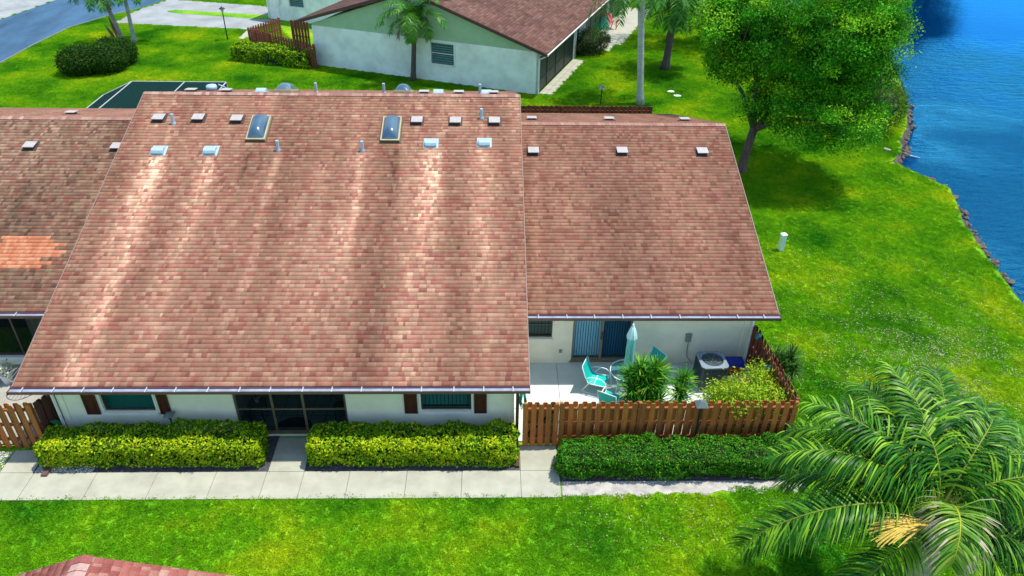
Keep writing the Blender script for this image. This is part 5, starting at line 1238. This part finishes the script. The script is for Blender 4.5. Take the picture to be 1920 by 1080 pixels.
# thin out in the worn patch near the lake
cc_ = cc_[ok]; n_ = len(cc_)
h_ = cs/2; V = np.concatenate([np.stack([cc_[:, 0]+sx*h_, cc_[:, 1]+sy*h_, np.full(n_, .004)], 1) for sx, sy in ((-1, -1), (1, -1), (1, 1), (-1, 1))], 1).reshape(-1, 3)
grass = npmesh('grass', V, (np.arange(n_)*4)[:, None]+np.array([[0, 1, 2, 3]]), M_LAWN)
tag(grass, 'short bright green lawn grass around the houses', 'grass', kind='stuff')
def tuft(k, hgt, rad, nb):
    r = random.Random(k); g = MB()
    for i in range(nb):
        a = r.uniform(0, 6.28); q = rad*sqrt(r.random()); p = np.array([q*cos(a), q*sin(a), 0]); b_ = r.uniform(0, 6.28); l = hgt*r.uniform(.6, 1.2); lean = r.uniform(.25, 1.0)
        d = np.array([cos(b_)*lean, sin(b_)*lean, 1]); d = d/np.linalg.norm(d)*l; s_ = np.array([-sin(b_), cos(b_), 0])*.008; g.add([p-s_, p+s_, p+d*.6+s_*.8, p+d+np.array([cos(b_), sin(b_), -.3])*l*.25, p+d*.6-s_*.8], [(0, 1, 2, 3, 4)])
    me = bpy.data.meshes.new('grass_tuft'); me.from_pydata([tuple(map(float, v)) for v in g.v], [], g.f); me.materials.append(M_BLADE); me.update()
    return me
tufts = bpy.data.collections.new('tufts')
for k in range(4):
    to = bpy.data.objects.new('grass_tuft', tuft(k, .052, .085, 22)); tufts.objects.link(to)
ng = bpy.data.node_groups.new('grass_scatter', 'GeometryNodeTree')
ng.interface.new_socket('Geometry', in_out='INPUT', socket_type='NodeSocketGeometry'); ng.interface.new_socket('Geometry', in_out='OUTPUT', socket_type='NodeSocketGeometry')
N_ = ng.nodes; gi = N_.new('NodeGroupInput'); go = N_.new('NodeGroupOutput'); dp = N_.new('GeometryNodeDistributePointsOnFaces'); dp.inputs['Density'].default_value = 150
ip = N_.new('GeometryNodeInstanceOnPoints'); ci = N_.new('GeometryNodeCollectionInfo'); ci.inputs[0].default_value = tufts; ci.inputs['Separate Children'].default_value = True; ci.inputs['Reset Children'].default_value = True
ip.inputs['Pick Instance'].default_value = True
rv = N_.new('FunctionNodeRandomValue'); rv.data_type = 'FLOAT_VECTOR'; rv.inputs[0].default_value = (-.15, -.15, 0); rv.inputs[1].default_value = (.15, .15, 6.28)
rs_ = N_.new('FunctionNodeRandomValue'); rs_.data_type = 'FLOAT'; rs_.inputs[2].default_value = .7; rs_.inputs[3].default_value = 1.35
sa = N_.new('GeometryNodeStoreNamedAttribute'); sa.data_type = 'FLOAT_VECTOR'; sa.domain = 'INSTANCE'; sa.inputs['Name'].default_value = 'gpos'; ps = N_.new('GeometryNodeInputPosition')
lk = ng.links.new; lk(gi.outputs[0], dp.inputs[0]); lk(dp.outputs['Points'], ip.inputs['Points']); lk(ci.outputs[0], ip.inputs['Instance']); lk(rv.outputs[0], ip.inputs['Rotation']); lk(rs_.outputs[1], ip.inputs['Scale'])
lk(ip.outputs[0], sa.inputs['Geometry']); lk(ps.outputs[0], sa.inputs['Value'])
jg = N_.new('GeometryNodeJoinGeometry'); lk(sa.outputs[0], jg.inputs[0]); lk(gi.outputs[0], jg.inputs[0]); lk(jg.outputs[0], go.inputs[0])
gm = grass.modifiers.new('scatter', 'NODES'); gm.node_group = ng

# ================================================================== OBJECTS
# patio chairs --------------------------------------------------------
def sling_chair(label):
    root = thing('patio_chair', label, 'chair', (0, 0, 0), group='turquoise patio chairs')
    for s_ in (-1, 1):
        g = MB(); x = s_*.29
        g.tube([(x, .30, .40), (x, .0, .385), (x, -.22, .38), (x, -.34, .60), (x, -.46, .98)], .014, 8)
        g.tube([(x, .40, .015), (x, .36, .3), (x, .30, .56), (x, .18, .65), (x, -.02, .66), (x, -.2, .62), (x, -.31, .55)], .014, 8)
        g.tube([(x, .0, .64), (x, -.22, .36), (x, -.42, .015)], .014, 8)
        g.tube([(x, .40, .015), (x, -.0, .012), (x, -.42, .015)], .012, 8)
        g.build('side_frame', M_WHITEM, root, smooth=True, local=True)
    g = MB(); prof = [(.30, .41), (.1, .375), (-.1, .37), (-.22, .395), (-.28, .49), (-.36, .68), (-.46, .98)]
    for (a, b_) in zip(prof[:-1], prof[1:]):
        g.obox((-.275, a[0], a[1]), (.55, 0, 0), (0, b_[0]-a[0], b_[1]-a[1]), (0, .004, .006))
    g.build('sling', M_TURQ, root, local=True)
    for (y_, z_) in ((-.46, .98), (.30, .40), (-.05, .375)): g = MB(); g.tube([(-.29, y_, z_), (.29, y_, z_)], .013, 8); g.build('cross_bar', M_WHITEM, root, smooth=True, local=True)
    return root
c1 = sling_chair('turquoise sling chair facing the table, nearest the sliding door'); c1.location = (3.3, 18.3, .05); c1.rotation_euler[2] = radians(-112)
c2 = copy_tree(c1); c2.location = (3.6, 17.35, .05); c2.rotation_euler[2] = radians(-30); c2['label'] = 'turquoise sling chair with its back to the picket fence'
c3 = copy_tree(c1); c3.location = (4.95, 18.75, .05); c3.rotation_euler[2] = radians(125); c3['label'] = 'turquoise sling chair mostly hidden behind the large spiky plant'
# table + umbrella
tx, ty = 4.22, 18.35
tb_ = thing('patio_table', 'round glass patio table holding the closed umbrella', 'table', (tx, ty, .05))
g = MB()
for k in range(4):
    a = k*pi/2+.6; g.tube([(tx+.42*cos(a), ty+.42*sin(a), .06), (tx+.36*cos(a), ty+.36*sin(a), .4), (tx+.5*cos(a), ty+.5*sin(a), .73)], .015, 8)
g.build('leg', M_WHITEM, tb_, smooth=True)
g = MB(); g.lathe([(.0, .745), (.53, .745), (.53, .757), (.0, .757)], (tx, ty, 0), 32); g.build('tabletop', glassy('table_glass', (.8, .95, .93), .35, .05, (.1, .3, .3)), tb_)
g = MB(); ring = [(tx+.54*cos(t), ty+.54*sin(t), .75) for t in np.linspace(0, 2*pi, 33)]; g.tube(ring, .016, 8, cap=False); g.build('rim', M_WHITEM, tb_, smooth=True)
um = thing('umbrella', 'closed aqua patio umbrella standing at the sliding door', 'umbrella', (tx, ty, .05))
g = MB(); g.tube([(tx, ty, .05), (tx, ty, 2.5)], .02, 8); g.lathe([(.24, .05), (.24, .1), (.05, .14), (.03, .4)], (tx, ty, 0), 16); g.build('pole', M_WHITEM, um, smooth=True)
def folded(g, prof, nf=9, amp=.25):
    vs = []; n = nf*4
    for (r, z) in prof:
        for k in range(n):
            t = 2*pi*k/n; rr = r*(1+amp*sin(nf*t+z*2.5)); vs.append((tx+rr*cos(t), ty+rr*sin(t), z))
    g.add(vs, [(i*n+k, i*n+(k+1) % n, (i+1)*n+(k+1) % n, (i+1)*n+k) for i in range(len(prof)-1) for k in range(n)])
g = MB(); folded(g, [(.10, .98), (.12, 1.05), (.10, 1.35), (.115, 1.6), (.10, 1.9), (.09, 2.08)], 8, .30); g.build('canopy', M_UMB, um, smooth=True)
g = MB(); folded(g, [(.15, 2.04), (.14, 2.15), (.09, 2.33), (.04, 2.46), (.01, 2.5)], 8, .16); g.build('canopy_cap', mat('pale_canvas', (.55, .85, .80), .8, trans=.1), um, smooth=True)
g = MB(); g.lathe([(.02, 2.48), (.035, 2.52), (.02, 2.56), (.0, 2.57)], (tx, ty, 0), 10); g.build('finial', M_WHITEM, um)

# AC units -------------------------------------------------------------
def ac_unit(label, x, y, sz, h, rz, tint=M_ACT, blades=True):
    root = thing('air_conditioner', label, 'air conditioner', (x, y, .05), rz); a = sz/2
    def rr(s_, r, n=5):
        P_ = []
        for (cx, cy, a0_) in ((s_-r, s_-r, 0), (-s_+r, s_-r, pi/2), (-s_+r, -s_+r, pi), (s_-r, -s_+r, 3*pi/2)):
            for k in range(n+1): t = a0_+pi/2*k/n; P_.append((cx+r*cos(t), cy+r*sin(t)))
        return P_
    g = MB(); g.poly(rr(a*.97, .08), .05, h-.03); 
    g.build('body', M_ACB, root, local=True)
    g = MB()
    for k in range(-5, 6):
        for (dx, dy) in ((1, 0), (-1, 0), (0, 1), (0, -1)):
            t = k*sz/12.5; px_, py_ = (dx*a*.975, t) if dx else (t, dy*a*.975); g.box((px_-.008, py_-.008, .08), (px_+.008, py_+.008, h-.06))
    g.build('louvres', mat('ac_louvre', (.03, .065, .075), .5), root, local=True)
    g = MB(); g.poly(rr(a*1.04, .1), 0, .05); g.build('pad', M_CONC, root, local=True)
    # top with a round hole
    g = MB(); n = 48; R1 = a*.80; sq = []
    for k in range(n):
        t = 2*pi*k/n; cx, cy = cos(t), sin(t); q = a/max(abs(cx), abs(cy)); q = min(q, a*1.27); sq.append((cx*q, cy*q))
    for z, fl_ in ((h, False),):
        vs = [(x_, y_, z) for x_, y_ in sq]+[(R1*cos(2*pi*k/n), R1*sin(2*pi*k/n), z+.015) for k in range(n)]+[(R1*.97*cos(2*pi*k/n), R1*.97*sin(2*pi*k/n), z-.1) for k in range(n)]+[(x_*1.0, y_*1.0, z-.05) for x_, y_ in sq]
        fs = [(k, (k+1) % n, n+(k+1) % n, n+k) for k in range(n)]+[(n+k, n+(k+1) % n, 2*n+(k+1) % n, 2*n+k) for k in range(n)]+[(3*n+k, 3*n+(k+1) % n, (k+1) % n, k) for k in range(n)]
        g.add(vs, fs)
    g.build('top', tint, root, local=True)
    g = MB(); g.lathe([(R1*.98, h-.12), (R1*.98, h-.11)], (0, 0, 0), 32); g.build('fan_well', M_BLACK, root, local=True)
    g = MB()
    for k in range(4):
        t = k*pi/2+.5; 
        vs = [(.06*cos(t), .06*sin(t), h-.07), (R1*.85*cos(t-.25), R1*.85*sin(t-.25), h-.085), (R1*.85*cos(t+.3), R1*.85*sin(t+.3), h-.055), (.06*cos(t+.6), .06*sin(t+.6), h-.06)]; g.add(vs, [(0, 1, 2, 3)])
    g.lathe([(.08, h-.09), (.08, h-.05), (.05, h-.04)], (0, 0, 0), 16); g.build('fan', mat('fan_blade', (.05, .06, .065), .5), root, local=True)
    g = MB()
    for q in (.35, .7): g.tube([(R1*q*cos(t), R1*q*sin(t), h-.0+.02*(1-q)) for t in np.linspace(0, 2*pi, 29)], .0035, 4, cap=False)
    for k in range(6): t = k*pi/3; g.tube([(0, 0, h+.02), (R1*cos(t), R1*sin(t), h+.012)], .004, 4)
    g.build('guard', M_GREYM, root, local=True)
    return root
ac_unit('square air conditioner with round fan top on the patio by the wall', 6.92, 18.62, .86, .92, radians(3))
q = FH(-.55, 9.6); ac_unit('air conditioner half hidden by the dark shrub at the far house', q[0], q[1], .9, .9, atan2(uu[1], uu[0]))
g = MB(); bx = thing('storage_bin', 'orange bin with blue lid between air conditioner and side fence', 'bin', (7.85, 19.1, .05))
g.extrude([(-.25, 0), (.25, 0), (.29, .36), (-.29, .36)], (7.85, 18.95, .05), (1, 0, 0), (0, 0, 1), (0, .42, 0)); g.build('body', M_ORANGE, bx, bevel=.01)
g = MB(); g.box((7.53, 18.91, .41), (8.17, 19.41, .47)); g.box((7.58, 18.96, .47), (8.12, 19.36, .50)); g.build('lid', M_BLUE, bx, bevel=.015)

# lanterns and lights ---------------------------------------------------
def lantern(label, x, y, h, s=1.0, hood=True, name='post_lantern'):
    root = thing(name, label, 'lamp', (x, y, 0))
    g = MB(); g.tube([(x, y, 0), (x, y, h)], .028*s, 10); g.lathe([(.06*s, h-.02), (.05*s, h+.01)], (x, y, 0), 12); g.build('post', M_BLACK, root)
    g = MB(); g.lathe([(.05*s, h+.01), (.07*s, h+.13*s), (.06*s, h+.14*s)], (x, y, 0), 8); g.build('lamp', M_AMBER, root)
    g = MB(); a = .17*s; z = h+.13*s; g.add([(x-a, y-a, z), (x+a, y-a, z), (x+a, y+a, z), (x-a, y+a, z), (x-.04*s, y-.04*s, z+.12*s), (x+.04*s, y-.04*s, z+.12*s), (x+.04*s, y+.04*s, z+.12*s), (x-.04*s, y+.04*s, z+.12*s)], [(0, 3, 2, 1), (4, 5, 6, 7), (0, 1, 5, 4), (1, 2, 6, 5), (2, 3, 7, 6), (3, 0, 4, 7)]); g.build('hood', mat('lamp_hood', (.10, .13, .13), .3), root)
    return root
lantern('lantern with grey pyramid hood on a black post before the picket fence', 5.80, 15.74, 1.58)
lantern('small dark path light half buried in the left yellow hedge', -9.1, 16.12, .92, .8)
lantern('small black lantern on the lawn behind the red brown fence', 6.45, 44.0, .9, 1.2)
lx, ly = G(427, 75)[:2]
lp = thing('lamp_post', 'tall black lamp post on the lawn beside the driveway', 'lamp post', (lx, ly, 0))
g = MB(); g.tube([(lx, ly, 0), (lx, ly, .4), (lx, ly, 1.95)], [.06, .04, .035], 10); g.build('pole', M_BLACK, lp)
g = MB(); g.lathe([(.05, 1.95), (.10, 2.05), (.11, 2.2)], (lx, ly, 0), 10); g.build('lantern', M_CHROM, lp)
g = MB(); g.lathe([(.22, 2.2), (.18, 2.26), (.03, 2.34), (.02, 2.4)], (lx, ly, 0), 12); g.build('cap', M_BLACK, lp)

# hoses ----------------------------------------------------------------
g = MB(); hx, hy = -12.52, 15.98
pts = []
for k in range(5):
    for t in np.linspace(-.2, pi+.2, 12): pts.append((hx+.02*k-.25*cos(t)*(1-.04*k), hy+.10+.03*k, .50+.34*sin(t)*(1-.04*k)))
g.tube(pts, .016, 6); tag(g.build('garden_hose', M_HOSE, None, smooth=True), 'coiled green hose between the dark gate leaf and left hedge', 'hose')
g = MB()
for k in range(6):
    x = .80+.012*k; g.tube([(x, 16.12+.02*(k % 2), 2.0-.03*k), (x-.05, 16.1, 1.5), (x+.02, 16.12, 1.15+.04*k), (x+.10, 16.1, 1.5), (x+.05, 16.12, 1.98-.03*k)], .014, 6)
tag(g.build('garden_hose', M_HOSET, None, smooth=True), 'teal hose hanging from the house corner by the small gate', 'hose')
for (x, y, z, s_) in ((8.36, 19.0, 1.5, 1), (8.44, 17.9, 1.15, 1.3)):
    g = MB(); g.lathe([(.03, 0), (.09*s_, .02), (.10*s_, .12), (.05, .17), (.01, .2)], (x, y, z), 10); g.tube([(x, y, z+.2), (x+.12, y, z+.25)], .008, 5)
    tag(g.build('hanging_pot', mat('teal_glaze', (.01, .16, .14), .3)), 'small teal ornament hung high on the side fence near the wall' if s_ == 1 else 'larger teal ornament hung lower on the side fence near the spiky plant', 'ornament')

# pedestal, stones, rocks, branch -----------------------------------------
p = G(1463, 469); pe = thing('utility_pedestal', 'short pale green utility box standing alone on the right lawn', 'utility box', (p[0], p[1], 0), .2)
g = MB(); g.cbox((0, 0, .36), (.2, .2, .72)); g.build('body', M_PED, pe, local=True, bevel=.01)
g = MB(); g.cbox((0, 0, .745), (.23, .23, .05)); g.cbox((0, 0, .78), (.17, .17, .02)); g.build('cap', M_WHITEM, pe, local=True, bevel=.008)
for (px, py, lab, r0) in ((1258, 173, 'flat white stone on the shaded lawn, the one farther left', .3), (1270, 181, 'flat white stone on the shaded lawn, the one nearer the fence', -.1)):
    p = G(px, py); g = MB(); rr_ = random.Random(px); pts = [(p[0]+.24*cos(t+r0)*rr_.uniform(.85, 1.1), p[1]+.16*sin(t+r0)*rr_.uniform(.85, 1.1)) for t in np.linspace(0, 2*pi, 11)[:-1]]; g.poly(pts, .0, .07)
    tag(g.build('stepping_stone', M_STEP, bevel=.01), lab, 'stone', 'white lawn stones')
# rocks along the waterline
def rock(x, y, z, s, seed):
    r = random.Random(seed); g = MB(); n1, n2 = 5, 8; vs = []
    for j in range(n1+1):
        for i in range(n2): th = pi*j/n1; ph = 2*pi*i/n2; q = s*r.uniform(.75, 1.15); vs.append((x+q*sin(th)*cos(ph), y+q*sin(th)*sin(ph), z+q*.6*cos(th)))
    g.add(vs, [(j*n2+i, (j+1)*n2+i, (j+1)*n2+(i+1) % n2, j*n2+(i+1) % n2) for j in range(n1) for i in range(n2)]); return g
rk = MB(); r_ = random.Random(77)
sh2 = [p for p in shoreline if 14 < p[1] < 46]
for i in range(260):
    k = r_.randrange(len(sh2)-1); t = r_.random(); x = sh2[k][0]*(1-t)+sh2[k+1][0]*t; y = sh2[k][1]*(1-t)+sh2[k+1][1]*t
    dens = .9 if (y > 36 or 25 < y < 31) else .18
    if r_.random() > dens: continue
    gg = rock(x+r_.uniform(.02, .42), y, -.2+r_.uniform(-.08, .08), r_.uniform(.06, .22), i); rk.add(gg.v, gg.f)
tag(rk.build('shore_rubble', M_ROCK), 'dark rubble of small rocks along the lake edge', 'rubble', kind='stuff')
b0 = G(1657, 283, 0); b1 = G(1682, 290, -.28); b2 = G(1730, 297, -.34)
g = MB(); g.tube([b0+np.array([0, 0, .12]), b1+np.array([0, 0, .1]), b2], [.07, .05, .02], 8); g.tube([b1+np.array([0, 0, .08]), b1+np.array([.5, .2, .05])], [.03, .01], 6)
tag(g.build('fallen_branch', M_PIPE, None, smooth=True), 'bleached branch lying from the shore into the lake', 'branch')

# porch furniture --------------------------------------------------------
st_ = thing('side_table', 'small dark side table at the left inside the screened entry', 'table', (-6.95, 17.1, .05))
g = MB(); g.box((-7.22, 16.85, .55), (-6.75, 17.35, .58)); g.build('tabletop', mat('dark_table', (.04, .06, .05), .4), st_)
for (x, y) in ((-7.18, 16.9), (-6.8, 16.9), (-7.18, 17.3), (-6.8, 17.3)): g = MB(); g.box((x-.015, y-.015, .05), (x+.015, y+.015, .55)); g.build('leg', M_BLACK, st_)
pp = thing('potted_plant', 'pale flowering potted plant on the side table in the entry', 'plant', (-6.98, 17.15, .58))
g = MB(); g.lathe([(.05, .58), (.08, .70), (.075, .70)], (-6.98, 17.15, 0), 12); g.build('pot', M_POT, pp)
P = np.array([-6.98, 17.15, .8])+RNG.normal(0, .07, (90, 3)); leaves('leaves', P, rand_unit(90), rand_unit(90), np.full(90, .07), np.full(90, .04), pick([(.05, .16, .04), (.5, .42, .4)], (2, 1), 90), pp)
g = MB(); g.poly([(-5.85+.52*cos(t), 16.62+.42*sin(t)) for t in np.linspace(0, pi, 16)], .052, .066); tag(g.build('doormat', M_BLACK), 'dark half round doormat just inside the entry screen door', 'doormat')
g = MB(); g.box((-6.35, 18.3, .052), (-5.45, 19.1, .062)); tag(g.build('rug', M_BLACK), 'dark rug at the back middle of the screened entry', 'rug')
g = MB(); g.box((-5.15, 18.2, .052), (-4.15, 19.1, .062)); tag(g.build('rug', M_BLACK), 'dark rug at the back right of the screened entry', 'rug')
hr = thing('wire_chair', 'thin black wire chair at the right inside the screened entry', 'chair', (-4.5, 17.3, .05))
g = MB(); g.tube([(-4.5+.28*cos(t), 17.35, .75+.28*sin(t)) for t in np.linspace(0, 2*pi, 25)], .012, 6, cap=False)
for a in (-.12, 0, .12): g.tube([(-4.5+a, 17.35, .5), (-4.5+a, 17.35, 1.0)], .007, 5)
g.build('backrest', M_BLACK, hr)
g = MB(); g.lathe([(.0, .44), (.24, .44), (.24, .47), (.0, .47)], (-4.5, 17.1, 0), 20); g.build('seat', M_BLACK, hr)
for k in range(4): t = k*pi/2+.7; g = MB(); g.tube([(-4.5+.18*cos(t), 17.1+.18*sin(t), .44), (-4.5+.25*cos(t), 17.1+.25*sin(t), .05)], .011, 6); g.build('leg', M_BLACK, hr)

# flower pot + wire table at the left neighbour patio ---------------------------
p = G(17, 716, .05); fp_ = thing('flower_pot', 'white pot of white flowers at the left edge of the neighbour patio', 'plant', (p[0], p[1], .05))
g = MB(); g.lathe([(.13, .05), (.18, .36), (.20, .36), (.20, .40), (.16, .40)], (p[0], p[1], 0), 18); g.build('pot', M_POT, fp_)
P = np.array([p[0], p[1], .58])+rand_unit(420)*RNG.uniform(.1, .27, (420, 1)); leaves('flowers', P, rand_unit(420)+np.array([[0, 0, .6]]), rand_unit(420), np.full(420, .075), np.full(420, .055), pick([(.85, .85, .75), (.5, .55, .2), (.10, .22, .04)], (6, .7, 1), 420), fp_)
p = G(40, 752, .05); wt = thing('wire_table', 'thin grey wire table behind the left picket fence', 'table', (p[0], p[1]+.5, .05)); q = (p[0], p[1]+.5)
g = MB(); g.tube([(q[0]+.4*cos(t), q[1]+.4*sin(t), .72) for t in np.linspace(0, 2*pi, 25)], .014, 6, cap=False)
for k in range(-3, 4): e = sqrt(max(0, .16-(k*.11)**2)); g.tube([(q[0]+k*.11, q[1]-e, .72), (q[0]+k*.11, q[1]+e, .72)], .007, 5)
g.build('tabletop', M_GREYM, wt)
for k in range(4): t = k*pi/2+.4; g = MB(); g.tube([(q[0]+.38*cos(t), q[1]+.38*sin(t), .72), (q[0]+.3*cos(t+.3), q[1]+.3*sin(t+.3), .05)], .012, 6); g.build('leg', M_GREYM, wt)

# far patio things -------------------------------------------------------------
def adirondack(label, P, rz, m):
    root = thing('garden_chair', label, 'chair', P, rz)
    g = MB()
    for k in range(5): x = -.24+k*.12; g.obox((x-.05, -.25, .35), (.1, 0, 0), (0, -.3, .75-.04*abs(k-2)), (0, .02, .01))
    g.build('backrest', m, root, local=True)
    g = MB()
    for k in range(5): g.obox((-.28, .3-k*.12, .40-k*.025), (.56, 0, 0), (0, -.1, -.02), (0, 0, .02))
    g.build('seat', m, root, local=True)
    for s_ in (-1, 1):
        g = MB(); x = s_*.32; g.box((x-.05, -.35, .58), (x+.05, .4, .60)); g.build('armrest', m, root, local=True)
        g = MB(); g.box((x-.02, .3, 0), (x+.02, .38, .58)); g.build('leg', m, root, local=True); g = MB(); g.obox((x-.02, -.5, 0), (.04, 0, 0), (0, .08, 0), (0, .3, .58)); g.build('leg', m, root, local=True)
    return root
q = FH(-.55, 16.6, .02); adirondack('coral pink slatted chair on the far patio beside the screens', q, radians(200), M_PINK)
q = FH(-.3, 15.2, .02); adirondack('teal chair mostly hidden between the dark shrub and coral chair', q, radians(160), M_TURQ)
q = FH(-1.0, 13.0, .02); bq = thing('storage_box', 'small black box on the pale far patio behind the shrub', 'box', q, atan2(uu[1], uu[0]))
g = MB(); g.cbox((0, 0, .2), (.8, .45, .4)); g.build('body', M_BLACK, bq, local=True, bevel=.02); g = MB(); g.cbox((0, 0, .42), (.84, .48, .05)); g.build('lid', M_GREYM, bq, local=True, bevel=.01)
# white folded cover on the back roof edge (near the enclosure)
p = bk(398, 4.0); g = MB(); g.lathe([(.1, -.1), (.12, .02), (.22, .06), (.24, .2), (.20, .26), (.03, .28)], p, 8)
g.tube([p+np.array([.3, 0, .3]), p+np.array([.6, .1, .1])], .03, 6); g.build('roof_vent', M_VENTB, town, smooth=True)['label'] = 'white turbine vent'
